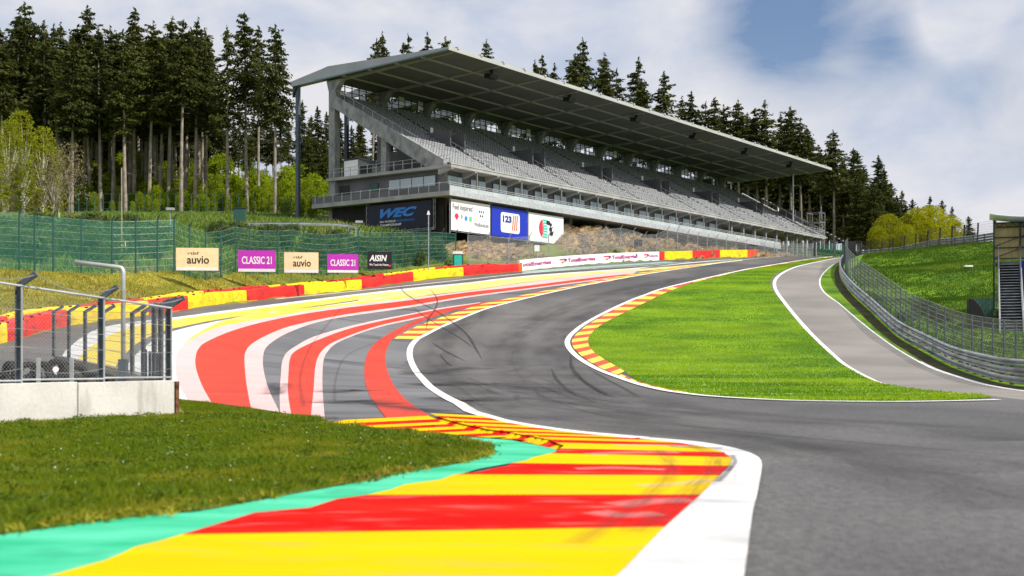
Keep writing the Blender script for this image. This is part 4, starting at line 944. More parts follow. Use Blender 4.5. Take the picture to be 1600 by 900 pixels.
# second wall of the corner, receding to the left
FAR = [(CN.x, CN.y), world(241, 594, 30.6)[:2], world(224, 590, 32.7)[:2], world(206.6, 582, 36.5)[:2], world(161, 571, 41)[:2], world(133, 566, 43)[:2], world(107.6, 560, 46)[:2], world(84, 555, 50)[:2]]
FZ = [.80, .77, .79, .86, 1.02, 1.11, 1.23, 1.34]
fw = thing('concrete_wall', 'grey concrete wall behind the tyres, running back from the rusty wall end', 'wall', (CN.x, CN.y, 0))
V = []; F = []
for i, (p, z) in enumerate(zip(FAR, FZ)):
    for o, h in ((0, -1.2), (0, z), (.24, z), (.24, -1.2)): V.append((p[0] - CN.x + o * .85, p[1] - CN.y + o * .5, h))
for i in range(1, len(FAR) - 1):
    for j in range(3): F.append((i * 4 + j, (i + 1) * 4 + j, (i + 1) * 4 + j + 1, i * 4 + j + 1))
F += [(4, 5, 6, 7), (31, 30, 29, 28)]
mb = MB(); mb.v = V; mb.f = F; mb.build('wall_body', M['conc_dark'], fw)
def ipost(p, z0, z1, r=.055, arm=Vector((.36, 0, .24)), web=True):
    p = Vector((p[0], p[1], 0)); mb = MB()
    mb.box(p.x - r, p.x + r, p.y - .012, p.y + .012, z0, z1); mb.box(p.x - r, p.x - r + .018, p.y - r, p.y + r, z0, z1); mb.box(p.x + r - .018, p.x + r, p.y - r, p.y + r, z0, z1)
    a = p + Vector((0, 0, z1 - .03)); mb.bar(a, a + arm, .11, .10); return mb
nf = thing('wire_fence', 'near wire fence with cranked blue-grey posts standing on the pale concrete wall', 'fence', (0, 0, 0))
ps = [.05, 1.97, 4.03, 6.1, 8.2]; zt = [2.50, 2.66, 2.83, 3.0, 3.15]; P3 = []
for s, z in zip(ps, zt):
    p = CN + dn * s; ipost(p, .80, z + .05, .06).build('post', M['post_grey'], nf); P3.append((p, z))
    MB().box(p.x + .075, p.x + .10, p.y - .09, p.y - .05, .62, z).build('front_strap', M['steel_light'], nf)
def V3(p, z): return Vector((p.x, p.y, z))
for k in range(len(P3) - 1):
    (a, za), (b, zb) = P3[k], P3[k + 1]; off = Vector((.09, -.06, 0))
    MB().tube([V3(a, za) + off, V3(b, zb) + off], .026, 8).build('top_rail', M['steel_light'], nf)
    MB().tube([V3(a, .90) + off, V3(b, .92) + off], .022, 8).build('bottom_rail', M['steel_light'], nf)
    mb = MB()
    for h, sg in ((.13, .10), (.36, .03), (.55, .02), (.75, .02)):
        pt = [V3(a.lerp(b, t), .9 + (za - .9) * h * (1 - t) + (zb - .9) * h * t - sg * 4 * t * (1 - t)) + off for t in (0, .2, .4, .6, .8, 1)]; mb.tube(pt, .007, 4, cap=False)
    mb.build('cable', M['steel'], nf)
ar = Vector((.36, 0, .24))
netting('netting', [V3(a, .9) for a, z in P3], [V3(a, z) for a, z in P3], M['net'], nf)
netting('overhang_netting', [V3(a, z) for a, z in P3], [V3(a, z) + ar for a, z in P3], M['net'], nf)
mb = MB()
for k in range(len(P3) - 1):
    a, b = V3(*P3[k]) + ar, V3(*P3[k + 1]) + ar
    mb.tube([a.lerp(b, t) - Vector((0, 0, .22 * 4 * t * (1 - t) * (1 if k < 2 else 1))) for t in (0, .15, .3, .5, .7, .85, 1)], .010, 4, cap=False)
mb.build('sagging_cable', M['steel'], nf)
ff = thing('wire_fence', 'wire fence on the grey wall receding behind the tyres, posts crowding at the corner', 'fence', (0, 0, 0))
fp = [world(u, v, y) for u, v, y in ((84, 555, 50), (107.6, 560, 46), (133, 566, 43), (161, 571, 41), (206.6, 582, 36.5), (224, 589, 33.4), (241, 593.5, 30.6), (251, 596, 29.3))]
tops = []
for q in fp:
    ipost(q, q[2] - .05, q[2] + 1.82, .055, Vector((.40, 0, .24))).build('post', M['post_grey'], ff); tops.append(Vector((q[0], q[1], q[2] + 1.82)))
b_ = [Vector(q) for q in fp] + [V3(CN, .83)]; t_ = tops + [V3(CN, 2.5)]
netting('netting', b_, t_, M['net_r'], ff); wires(b_, t_, (.1, .3, .48, .64, .82, 1), .010, M['steel'], ff)
wires([t + Vector((.4, 0, .24)) for t in t_], [t + Vector((.4, 0, .24)) for t in t_], (0,), .012, M['steel'], ff, 'overhang_cable')
# gate frames leaning in the corner
for i, (u, y) in enumerate(((228, 31.5), (234, 30.6), (246, 29.6))):
    q = world(u, 560, y); MB().box(q[0] - .03, q[0] + .03, y - .02, y + .02, .75, 1.55 - .05 * i).build('brace', M['steel_dark'], ff)
# bent pipe mast
mast = thing('pipe_mast', 'tall bent galvanised pipe rising behind the near wire fence', 'mast', (-8.9, 27.6, 0))
pt = [(0, 0, .4), (0, 0, 3.30), (-.01, 0, 3.36), (-.04, 0, 3.405), (-.09, 0, 3.42), (-1.04, -.2, 3.53)]
MB().tube(pt, .052, 12).build('pipe', M['steel_light'], mast, smooth=True)
MB().box(-.09, .09, -.09, .09, .4, 1.32).build('sleeve', M['post_grey'], mast)
MB().box(-.10, .10, -.10, .10, -.2, .42).build('foot', M['conc_dark'], mast)
# steel stubs
for u, lab in ((60, 'short bright steel stub standing among the tyres, left one of the pair'), (112, 'short bright steel stub standing among the tyres, right one of the pair')):
    q = world(u, 560, 29.5); st = thing('steel_stub', lab, 'post', (q[0], q[1], 0)); MB().box(-.045, .045, -.03, .03, -.05, 1.34).build('stub', M['steel_light'], st, bevel=.004)
# tyres
def tyre_mesh():
    V = []; F = []; a, b = 24, 12; Rr, w_, t_ = .24, .11, .085
    for i in range(a):
        A = 2 * math.pi * i / a
        for j in range(b):
            B = 2 * math.pi * j / b; x = Rr + t_ * (abs(math.cos(B)) ** .6) * (1 if math.cos(B) > 0 else -1) + .02; z = w_ * (abs(math.sin(B)) ** .6) * (1 if math.sin(B) > 0 else -1)
            V.append((x * math.cos(A), x * math.sin(A), z))
    for i in range(a):
        for j in range(b): F.append((i * b + j, ((i + 1) % a) * b + j, ((i + 1) % a) * b + (j + 1) % b, i * b + (j + 1) % b))
    return V, F
tv, tf = tyre_mesh(); proto = None; k = 0
tl = []
for row, (z, n) in enumerate(((.14, 12), (.42, 12), (.72, 11), (1.02, 6))):
    for i in range(n): tl.append((-13.2 + i * .42 + row * .1 + rng.uniform(-.08, .08), 29.6 + row * .12 + rng.uniform(-.2, .3), z + rng.uniform(-.03, .03), row, i))
for (x, y, z, row, i) in tl:
    if x / y > -.325: continue
    lab = f"black tyre in the pile behind the near wall, {['bottom', 'second', 'third', 'top'][row]} layer, {ORD[i]} from the left"
    if proto is None:
        proto = thing('loose_tyre', lab, 'tyre', (x, y, z), 0, 'pile of old tyres'); mb = MB(); mb.v = tv; mb.f = tf; mb.build('rubber', M['tyre'], proto, smooth=True); o = proto
    else: o = copy_tree(proto); o['label'] = lab
    o.scale = (.88, .88, .88); o.location = (x, y, z * .92); o.rotation_euler = (R(rng.uniform(60, 100)) if row > 0 or i % 2 else R(rng.uniform(0, 25)), R(rng.uniform(-25, 25)), R(rng.uniform(-60, 60)))
q = world(88, 578, 28.9); wt = thing('loose_tyre', 'black tyre with a white hub cap, lying on the pile behind the near wall', 'tyre', (q[0], q[1], q[2]), 0, 'pile of old tyres'); wt.rotation_euler = (R(80), 0, R(12))
mb = MB(); mb.v = tv; mb.f = tf; mb.build('rubber', M['tyre'], wt, smooth=True); wt.scale = (.8, .8, .8); mb = MB(); mb.add([(.09 * math.cos(t * .524), .09 * math.sin(t * .524), .10) for t in range(12)], [tuple(range(12))]); mb.build('hub_cap', M['ink_white'], wt)

# ================================================================ SIGN BOARDS on the green fence
def board(u0, u1, v0, v1, y, name, label, face, bottom=None, yaw=0.0, th=.05):
    """flat board; its local x runs along the board, z up, printed side towards -y"""
    x0, _, z0 = world(u0, v1, y); x1, _, z1 = world(u1, v0, y); wdt, hgt = x1 - x0, z1 - z0
    r = thing(name, label, 'sign board', (x0, y, z0), R(yaw))
    MB().box(0, wdt, 0, th, 0, hgt).build('panel', face, r)
    for xx in (wdt * .2, wdt * .8): MB().bar((xx, th + .04, -.6), (xx, th + .04, hgt * .9), .05, .05).build('support_post', M['green_post'], r)
    if bottom: MB().box(.01, wdt - .01, -.006, .0, .01, hgt * .14).build('white_strip', bottom, r)
    return r, wdt, hgt
def put(r, s, m, x, z, w_, h_, bold=.02, shear=0, y=-.012, space=1, name='lettering'):
    return text(name, s, m, frame((x, y, z), (1, 0, 0), (0, 0, 1)), width=w_, height=h_, parent=r, bold=bold, shear=shear, space=space)
for u0, u1, v0, v1, y, lab in ((275, 340, 387, 422.5, 86.5, 'cream sign board, the larger and leftmost of the two cream ones on the green fence'), (444, 497, 394, 426, 100, 'cream sign board between the two purple boards on the green fence')):
    r, W_, H_ = board(u0, u1, v0, v1, y, 'sign_board', lab, M['sign_cream'], M['sign_white'], yaw=6)
    put(r, 'rtbf', M['ink'], W_ * .28, H_ * .70, W_ * .26, H_ * .13, .0); put(r, 'auvio', M['ink'], W_ * .26, H_ * .30, W_ * .52, H_ * .34, .015)
for u0, u1, v0, v1, y, lab in ((372, 429.5, 391, 424.5, 96.5, 'purple sign board between the two cream boards on the green fence'), (511.5, 559.5, 397, 426, 107, 'purple sign board right of the second cream board, nearest the black one')):
    r, W_, H_ = board(u0, u1, v0, v1, y, 'sign_board', lab, M['sign_purple'], M['sign_white'], yaw=6)
    put(r, 'CLASSIC 21', M['ink_white'], W_ * .10, H_ * .36, W_ * .80, H_ * .36, .02)
r, W_, H_ = board(574, 612, 393, 420.5, 113, 'sign_board', 'black sign board with white lettering, rightmost on the green fence', M['sign_black'], yaw=6)
put(r, 'AISIN', M['ink_white'], W_ * .08, H_ * .45, W_ * .72, H_ * .36, .03, shear=.2); put(r, 'We Touch the Future', M['ink_white'], W_ * .08, H_ * .20, W_ * .78, H_ * .12, .02)
MB().box(W_ * .86, W_ * .96, -.012, -.004, H_ * .15, H_ * .25).build('red_mark', M['ink_red'], r)

# ================================================================ RIGHT GUARDRAIL, CATCH FENCE
RP = [p for p in RAIL]
full = spline(RP[1:], 6) ; full = [p for p in full if p[1] < 190]
up = spline([UPPER[0][:2], UPPER[1][:2], UPPER[2][:2], UPPER[3][:2], UPPER[4][:2], UPPER[5][:2]], 4)
wb_prof = [(0.0, -.145), (.015, -.14), (.11, -.10), (.11, -.05), (.0, -.018), (.0, .018), (.11, .05), (.11, .10), (.015, .14), (0.0, .145)]
def wbeam(P3, m, root, side, name='rail'):
    """corrugated steel rail swept along 3-D points; side = -1 bulges to the left"""
    V = []; F = []; k = len(wb_prof)
    for i, p in enumerate(P3):
        d = (P3[min(i + 1, len(P3) - 1)] - P3[max(i - 1, 0)]); nn = Vector((-d.y, d.x, 0)).normalized()
        for o, z in wb_prof: V.append(p + nn * (o * side) + Vector((0, 0, z)))
    for i in range(len(P3) - 1):
        for j in range(k - 1): F.append((i * k + j, (i + 1) * k + j, (i + 1) * k + j + 1, i * k + j + 1))
    mb = MB(); mb.v = V; mb.f = F; return mb.build(name, m, root)
gr = thing('guardrail', 'three-beam steel guardrail curving along the right side of the old road', 'guardrail', (*RP[1], 0)); gb = Vector(gr.location)
full = spline(RP, 6)
P3 = [zoff(p) - gb for p in full]
for h in (.24, .60, .96): wbeam([p + Vector((0, 0, h)) for p in P3], M['rail_steel'], gr, 1)
pl_ = [(p.x, p.y) for p in P3]; n = int(plen(pl_) / 2.0)
for i in range(n):
    p, d = along(pl_, i * 2.0 + .3); z = g1(p[0] + gb.x, p[1] + gb.y); MB().box(p[0] + .10, p[0] + .22, p[1] - .06, p[1] + .06, z - .3, z + 1.05).build('rail_post', M['steel_dark'], gr)
cf = thing('catch_fence', 'tall wire debris fence on dark posts behind the curving right guardrail', 'fence', (*RP[1], 0))
bot = []; top = []; n = int(plen(pl_) / 2.5)
for i in range(n):
    p, d = along(pl_, i * 2.5 + .8); nn = Vector((d[1], -d[0], 0)); nn = nn if nn.x > 0 else -nn
    q = Vector((p[0], p[1], 0)) + nn * .55; q.z = g1(q.x + gb.x, q.y + gb.y); H_ = 2.2 + .7 * min(1, q.y / 60) + .2
    MB().bar(q - Vector((0, 0, .3)), q + Vector((0, 0, H_)), .07, .07).build('post', M['post_grey'], cf); bot.append(q); top.append(q + Vector((0, 0, H_)))
netting('netting', bot, top, M['net_r'], cf); wires(bot, top, (.42, .52, .62, .72, .82, .91, 1), .011, M['steel'], cf)
ug = thing('guardrail', 'steel guardrail seen from behind along the top of the right-hand bank', 'guardrail', (*up[0], 0)); ub = Vector(ug.location)
U3 = [zoff(p) - ub for p in [tuple(full[-1])] + up]
for h in (.25, .58, .91): wbeam([p + Vector((0, 0, h)) for p in U3], M['steel'], ug, -1)
ul = [(p.x, p.y) for p in U3]
cf2 = thing('catch_fence', 'line of tall black fence posts with thin cables on top of the right-hand bank', 'fence', (*up[0], 0))
bot = []; top = []
for i in range(int(plen(ul) / 2.6)):
    p, d = along(ul, i * 2.6 + .2); z = g1(p[0] + ub.x, p[1] + ub.y); MB().box(p[0] - .07, p[0] + .07, p[1] - .20, p[1] - .08, z - .3, z + 1.05).build('rail_post', M['steel_dark'], ug)
for i in range(int(plen(ul) / 3.7)):
    p, d = along(ul, i * 3.7 + .2); z = g1(p[0] + ub.x, p[1] + ub.y); q = Vector((p[0], p[1] - .45, z))
    MB().bar(q - Vector((0, 0, .3)), q + Vector((.12, .0, 2.55)), .16, .16).build('post', M['black'], cf2); bot.append(q); top.append(q + Vector((.12, 0, 2.55)))
netting('netting', bot, top, M['net_thin'], cf2); wires(bot, top, (.5, .62, .74, .87, 1), .010, M['steel_dark'], cf2)

# ================================================================ SMALL STAND AT THE RIGHT EDGE
sx, sy = hit(1557, 521)
st = thing('small_grandstand', 'small scaffold stand with white canvas roof, open stairs and blue seats', 'grandstand', (sx, sy, g1(sx, sy) - .3), R(-21.5))
z0 = st.location.z
def zz(v, y): return CAM_H + (HOR - v) / FPX * y - z0
ybk = 11; yb = sy + ybk * .93
# stairs
mb = MB(); nst = 26; zb, ztp = 0.1, zz(410, yb)
for i in range(nst):
    t = i / nst; mb.box(.30, 1.60, t * ybk, t * ybk + .30, zb + (ztp - zb) * t, zb + (ztp - zb) * t + .05)
mb.build('stair_treads', M['steel'], st)
MB().add([(.28, -.1, zb - .25), (1.62, -.1, zb - .25), (1.62, ybk, ztp - .25), (.28, ybk, ztp - .25)], [(0, 1, 2, 3)]).build('stair_backing', M['black'], st)  # added black sheet, darkens the gaps between the open treads
for x, nm in ((.22, 'left'), (1.68, 'right')):
    MB().bar((x, -.1, zb), (x, ybk, ztp), .10, .30).build('stringer', M['steel'], st)
    b2 = MB(); b2.bar((x, -.1, zb + 1.15), (x, ybk, ztp + 1.15), .05, .05); b2.bar((x, -.1, zb + .6), (x, ybk, ztp + .6), .03, .03)
    for k in range(9): t = k / 8; b2.bar((x, ybk * t, zb + (ztp - zb) * t), (x, ybk * t, zb + (ztp - zb) * t + 1.15), .05, .05)
    b2.build('handrail', M['steel_light'], st)
MB().add([(.05, 0, -.2), (.05, ybk, -.2), (.05, ybk, ztp), (.05, 0, zb)], [(0, 1, 2, 3)]).build('side_sheet', M['steel_dark'], st)
mb = MB(); sm = MB()
for i in range(18):
    t = i / 18; y_ = t * ybk; z_ = zb + (ztp - zb) * t; mb.box(1.80, 16, y_, y_ + .35, z_, z_ + .35); sm.box(1.80, 16, y_ + .35, y_ + .60, z_ - .3, z_ + .02)
mb.build('blue_seats', M['blue_seat'], st); sm.build('deck', M['steel_dark'], st)
MB().box(-.05, 16, ybk + .5, ybk + .62, zz(404, yb + .5), zz(349, yb + .5)).build('cladding', M['beige'], st)
mb = MB()
for x in (-.1, 1.7, 4.9, 7.6): mb.bar((x, ybk + .3, -.3), (x, ybk + .3, zz(344, yb + .3)), .12, .12)
for x in (-.1, 2.3, 4.9): mb.bar((x, ybk + .3, zz(403, yb)), (x + 2.5, ybk + .3, zz(383, yb)), .06, .06); mb.bar((x, ybk + .3, zz(385, yb)), (x + 2.5, ybk + .3, zz(365, yb)), .06, .06)
for v in (355, 371, 387, 404, 348): mb.bar((-.1, ybk + .3, zz(v, yb)), (16, ybk + .3, zz(v, yb)), .09, .09)
for i in range(12): mb.bar((i * .6, ybk + .28, zz(348, yb)), (i * .6 + .3, ybk + .28, zz(355, yb)), .05, .05); mb.bar((i * .6 + .3, ybk + .28, zz(355, yb)), (i * .6 + .6, ybk + .28, zz(348, yb)), .05, .05)
mb.build('scaffold_frame', M['steel_dark'], st)
# canvas: sagging front edge between posts
V = []; F = []
for j, y_ in enumerate((ybk - 4, ybk - 2, ybk + .8)):
    for i in range(33):
        x = -.4 + i * .5; V.append((x, y_, zz(342, yb) + .05 * j - .28 * abs(math.sin(math.pi * (x + .4) / 5.2)) ** 1.0 * (1 if j < 3 else 0)))
for j in range(2):
    for i in range(32): F.append((j * 33 + i, j * 33 + i + 1, (j + 1) * 33 + i + 1, (j + 1) * 33 + i))
mb = MB(); mb.v = V; mb.f = F; o = mb.build('canvas_roof', M['canvas'], st, smooth=True); s_ = o.modifiers.new('thick', 'SOLIDIFY'); s_.thickness = .08
MB().box(-.1, 3.0, ybk - .2, ybk + .3, ztp - .25, ztp).build('landing', M['conc_dark'], st)
# dark trimmed hedge block and dark boarding beside the stairs
hx, hy = hit(1514, 514); hz = g1(hx, hy)
hd = thing('dark_shelter', 'black tarpaulin covered shelter on the grass slope beside the small stand', 'shelter', (hx, hy, hz), R(-15))
MB().prism([(0, -.4), (1.35, -.4), (1.2, .5), (.8, 1.5), (.35, 2.05), (.0, 2.1)], 1, 0, 1.5).build('tarpaulin', M['black'], hd, bevel=.05)
mb = MB()
for i in range(8): mb.box(.15 + i * .20, .33 + i * .20, 1.6, 1.66, .2, 2.1 + .02 * (i % 3))
mb.build('boarding', M['green_post'], hd)
x_, y_, z_ = world(1513, 404.5, 122); vt = thing('ground_vent', 'small pale box on two short legs high on the grass bank', 'box', (x_, y_, g1(x_, y_)))
MB().box(-.4, .4, -.2, .2, .12, .30).build('lid', M['ink_white'], vt, bevel=.02); MB().box(-.4, .4, -.1, .1, -.1, .12).build('base', M['steel_dark'], vt)

# ================================================================ MAIN GRANDSTAND  (local x = along, y = back, z = absolute height)
gs = thing('grandstand', 'huge roofed concrete grandstand with grey seats and two glazed floors beside the climb', 'grandstand', (BO[0], BO[1], 0), BA)
LEN = 108.0; BAY = 8.54
def box(nm, m, *a, bevel=0, parent=None): return MB().box(*a).build(nm, m, parent or gs, bevel=bevel)
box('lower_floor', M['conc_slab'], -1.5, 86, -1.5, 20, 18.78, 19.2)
box('lower_fascia', M['steel_light'], -1.5, 86, -1.56, -1.503, 18.74, 19.38)
box('end_fascia', M['conc_slab'], -1.56, -1.503, -1.56, 20, 18.74, 19.24)
# glass balustrade of the lower floor
mb = MB(); mb.box(-1.44, 86, -1.47, -1.45, 19.38, 19.86); mb.build('glass_balustrade', M['glass_rail'], gs)
mb = MB(); mb.box(-1.47, -1.45, -1.44, 20, 19.26, 20.0); mb.build('glass_balustrade', M['panel'], gs)
for h in (20.02, 20.22): MB().tube([(-1.46, -1.46, h), (86, -1.46, h)], .035, 6).build('hand_rail', M['steel_light'], gs)
MB().tube([(-1.46, -1.46, 20.2), (-1.46, 20, 20.2)], .03, 6).build('hand_rail', M['steel_light'], gs)
pm = None
for i in range(34):
    x = -1.4 + i * 2.6
    if pm is None: pm = MB().box(-.03, .03, -1.49, -1.43, 19.2, 20.24).build('balustrade_post', M['steel_light'], gs); pm.location.x = x
    else: o = pm.copy(); C.objects.link(o); o.location.x = x
pm2 = MB().box(-1.50, -1.44, -.04, .04, 19.2, 20.3).build('balustrade_post', M['steel_light'], gs)
for i in range(1, 14): o = pm2.copy(); C.objects.link(o); o.location.y = i * 1.5
# glazed storey
box('front_wall', M['panel'], .9, 70, 1.5, 1.8, 19.2, 22.1)
box('end_wall', M['panel'], .8, 1.1, 1.803, 18.4, 19.2, 22.1)
box('corner_pier', M['conc_dark'], .7, 1.35, 1.1, 1.8, 19.2, 22.1)
for i in range(17):
    x0 = 1.6 + i * BAY / 2 - (.15 if i == 0 else 0)
    if x0 > 67: break
    f = box('window', M['wframe'], x0, x0 + 3.0, 1.40, 1.497, 19.25, 21.62)
    for k in range(2 if i % 3 else 3):
        n_ = 2 if i % 3 else 3; w_ = 2.84 / n_; box('pane', M['glass'], x0 + .08 + k * w_, x0 + .08 + (k + 1) * w_ - .07, 1.385, 1.398, 19.33, 21.54, parent=f)
    box('wall_post', M['conc_dark'], x0 + 3.42, x0 + 3.56, -.35, -.2, 19.2, 22.1)
f = box('window', M['wframe'], .70, .797, 2.3, 9.6, 19.4, 21.6)
for k in range(4): box('pane', M['glass'], .685, .698, 2.42 + k * 1.8, 2.42 + k * 1.8 + 1.68, 19.5, 21.5, parent=f)
f = box('window', M['wframe'], .70, .797, 11.2, 12.6, 19.3, 21.4); box('pane', M['net_g'].copy() if False else M['green_post'], .685, .698, 11.3, 12.5, 19.4, 21.3, parent=f)  # green of the small pane paints in the greenery mirrored there
box('doorway', M['black'], .70, .797, 16.0, 17.5, 19.2, 21.5)  # black panel: darkness of the open doorway painted on
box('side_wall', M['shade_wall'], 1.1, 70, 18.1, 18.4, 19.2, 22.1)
# upper floor and its brackets
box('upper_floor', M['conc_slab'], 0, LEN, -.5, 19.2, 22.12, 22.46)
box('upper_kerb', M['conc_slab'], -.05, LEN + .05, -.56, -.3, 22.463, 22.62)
br0 = None
for i in range(26):
    x = .3 + i * BAY / 2
    if br0 is None: br0 = MB().prism([(-.45, 22.117), (-.45, 21.98), (1.49, 21.45), (1.49, 22.117)], 0, -.22, .22).build('bracket', M['conc_slab'], gs); br0.location.x = x; br = br0
    else: br = br0.copy(); C.objects.link(br); br.location.x = x
# open bays at the far end
for i in range(9):
    x = 71 + i * BAY / 2; box('undercroft_column', M['conc_dark'], x, x + .45, 0.2, .65, 16.5, 22.1)
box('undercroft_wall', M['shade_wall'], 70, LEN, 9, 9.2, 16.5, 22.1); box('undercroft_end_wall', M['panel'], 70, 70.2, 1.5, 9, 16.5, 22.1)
for i in range(11):
    x = .6 + i * BAY; box('foundation_column', M['conc_dark'], x, x + .7, 1.2, 1.9, 10.5, 18.78)
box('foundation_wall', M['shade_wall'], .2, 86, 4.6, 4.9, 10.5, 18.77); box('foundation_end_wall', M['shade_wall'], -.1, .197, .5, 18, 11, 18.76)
# raking deck
NR = 22; D0, Z0, DD, DZ = 1.1, 22.75, .79, .445
prof = [(D0 - .1, 22.47)]
for r_ in range(NR):
    prof += [(D0 + r_ * DD, Z0 + r_ * DZ), (D0 + (r_ + 1) * DD, Z0 + r_ * DZ)]
prof += [(D0 + NR * DD, Z0 + NR * DZ), (19.2, Z0 + NR * DZ), (19.2, Z0 + NR * DZ - .8), (4.0, 22.47)]
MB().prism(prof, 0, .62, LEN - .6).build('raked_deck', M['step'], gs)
def rake(d, up): return Z0 + (d - D0) / DD * DZ + up
for x in (0.0, LEN - .6):
    MB().prism([(.6, 22.463), (.6, 23.05), (18.4, 32.75), (18.4, 31.2), (3.2, 22.463)], 0, x, x + .6).build('raking_beam', M['conc_beam'], gs)
cols = []
for k in range(13):
    x = .2 + k * BAY
    if k: MB().prism([(3.2, 22.463), (18.4, 31.2), (18.4, 30.4), (5.2, 22.463)], 0, x, x + .55).build('raking_rib', M['conc_dark'], gs)
    MB().prism([(17.9, 16.5), (17.9, 33.0), (16.9, 34.35), (19.3, 34.35), (18.9, 33.0), (18.9, 16.5)], 0, x, x + .9).build('main_column', M['conc_beam'] if k == 0 else M['conc_dark'], gs)
    box('mid_column', M['conc_beam'] if k == 0 else M['conc_dark'], x, x + .6, 9.5, 10.3, 22.463, 27.1)
    box('rear_post', M['steel_dark'] if k else M['post_grey'], x - .1, x + .3, 24.1, 24.6, 16.0, 34.3)
    if k < 12:      # clerestory framing
        fr0 = MB(); a = x + 1.0; b = x + BAY
        for j in range(7): fr0.box(a + j * (b - a) / 6 - .05, a + j * (b - a) / 6 + .05, 18.35, 18.45, 32.5, 34.5)
        for z in (32.75, 33.35, 33.95): fr0.box(a, b, 18.36, 18.44, z - .035, z + .035)
        fc = fr0.build('clerestory_frame', M['steel_dark'], gs)
        for j in range(6):
            for q_, (za, zb_) in enumerate(((32.5, 33.35), (33.4, 34.5))):
                if (k * 7 + j * 3 + q_ * 5) % 9 == 0: MB().add([(a + j * (b - a) / 6 + .06, 18.46, za), (a + (j + 1) * (b - a) / 6 - .06, 18.46, za), (a + (j + 1) * (b - a) / 6 - .06, 18.46, zb_), (a + j * (b - a) / 6 + .06, 18.46, zb_)], [(0, 1, 2, 3)]).build('pane', M['sky_pane'], fc)
        box('parapet', M['conc_dark'], a, b, 18.25, 18.5, 31.0, 32.5)
box('inner_wall', M['panel'], 8.3, 8.5, 10.3, 17.5, 22.463, 26.5)
# seats
def seat_mb(): 
    m_ = MB(); m_.box(.04, .44, .10, .48, .26, .31); m_.prism([(.46, .30), (.52, .30), (.60, .72), (.54, .72)], 0, .04, .44); return m_
sm0 = seat_mb().build('seat', M['seat_lit'], gs); sm0.location = (1.3, D0 + .06, Z0); sv = np.array(seat_mb().v); sf = np.array([f for f in seat_mb().f])
aisles = [0.9 + 8.54 * 2 * k + 8.5 for k in range(7)]; stair_x = [a + 8.54 for a in aisles]
SV = []; SF_ = []; nb = 0; ncopy = 0
def free(x, r_):
    for a in aisles:
        if a - .1 < x + .25 < a + 1.2: return False
        if 7 <= r_ <= 11 and a - 1.0 < x + .25 < a + 2.1: return False
    for a in stair_x:
        if a < x + .25 < a + .9: return False
    return True
cand = [(1.3 + i * .5, r_) for r_ in range(NR) for i in range(int((LEN - 2.6) / .5))]
near = set(sorted([c for c in cand if free(*c)], key=lambda c: c[0] * 1.0 + c[1] * 2.2)[:100]); first = True
for (x, r_) in cand:
    if not free(x, r_): continue
    if (x, r_) in near:
        if first: sm0.location = (x, D0 + .06 + r_ * DD, Z0 + r_ * DZ); first = False
        else: o = sm0.copy(); C.objects.link(o); o.location = (x, D0 + .06 + r_ * DD, Z0 + r_ * DZ)
    else:
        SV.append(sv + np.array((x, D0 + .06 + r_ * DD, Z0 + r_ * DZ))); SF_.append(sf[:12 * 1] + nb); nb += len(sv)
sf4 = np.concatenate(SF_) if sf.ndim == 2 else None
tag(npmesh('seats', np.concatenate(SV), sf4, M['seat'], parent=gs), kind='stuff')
for a in aisles:
    mb = MB()
    for r_ in range(NR * 2): mb.box(a, a + 1.1, D0 + r_ * DD / 2 + .01, D0 + (r_ + 1) * DD / 2, Z0 + (r_ // 2) * DZ - .01, Z0 + r_ * DZ / 2 + .12)
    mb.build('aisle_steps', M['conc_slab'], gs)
    z = Z0 + 7 * DZ; d = D0 + 7 * DD
    mb = MB(); mb.box(a - .9, a - .75, d, d + 4.1, z - .5, z + 2.4); mb.box(a + 1.85, a + 2.0, d, d + 4.1, z - .5, z + 2.4); mb.box(a - .749, a + 1.849, d + 3.95, d + 4.1, z - .5, z + 2.4)
    mb.build('stairwell', M['panel'], gs)
    mb = MB()
    for x in (a - .82, a + 1.92):
        for h in (.55, 1.05): mb.tube([(x, d - 3.9, z + h - 2.2), (x, d, z + h)], .03, 5)
        for k in range(6): mb.tube([(x, d - 3.9 * k / 5, z - 2.2 * k / 5), (x, d - 3.9 * k / 5, z - 2.2 * k / 5 + 1.05)], .03, 5)
    mb.build('aisle_railing', M['steel'], gs)
    box('aisle_sign', M['ink_white'], a + .3, a + .75, d + 4.12, d + 4.2, z + 2.5, z + 3.35)
for a in stair_x: mb = MB(); [mb.box(a, a + .85, D0 + r_ * DD + .01, D0 + (r_ + .5) * DD, Z0 + r_ * DZ - .01, Z0 + (r_ + .5) * DZ) for r_ in range(NR)]; mb.build('narrow_steps', M['conc_dark'], gs)
# front railing of the seating
p0 = MB().box(-.03, .03, -.44, -.38, 22.6, 23.72).build('railing_post', M['steel_light'], gs)
for i in range(1, 73): o = p0.copy(); C.objects.link(o); o.location.x = .2 + i * 1.49
for h in (23.7, 23.35): MB().tube([(.1, -.41, h), (LEN, -.41, h)], .032, 6).build('railing_bar', M['steel_light'], gs)
b0 = netting('railing_mesh', [Vector((.1, -.40, 22.62)), Vector((LEN, -.40, 22.62))], [Vector((.1, -.40, 23.4)), Vector((LEN, -.40, 23.4))], M['net_r'], gs)
for y in range(14):
    o = MB().box(.02, .08, y * 1.4 - .3, y * 1.4 - .24, 22.463, 23.5).build('railing_post', M['steel_light'], gs)
for h in (23.5, 23.1): MB().tube([(.05, -.3, h), (.05, 19, h)], .028, 6).build('railing_bar', M['steel_light'], gs)
MB().tube([(LEN - .3, .6, 24.2), (LEN - .3, 18.4, 33.9)], .04, 6).build('end_railing', M['steel_light'], gs)
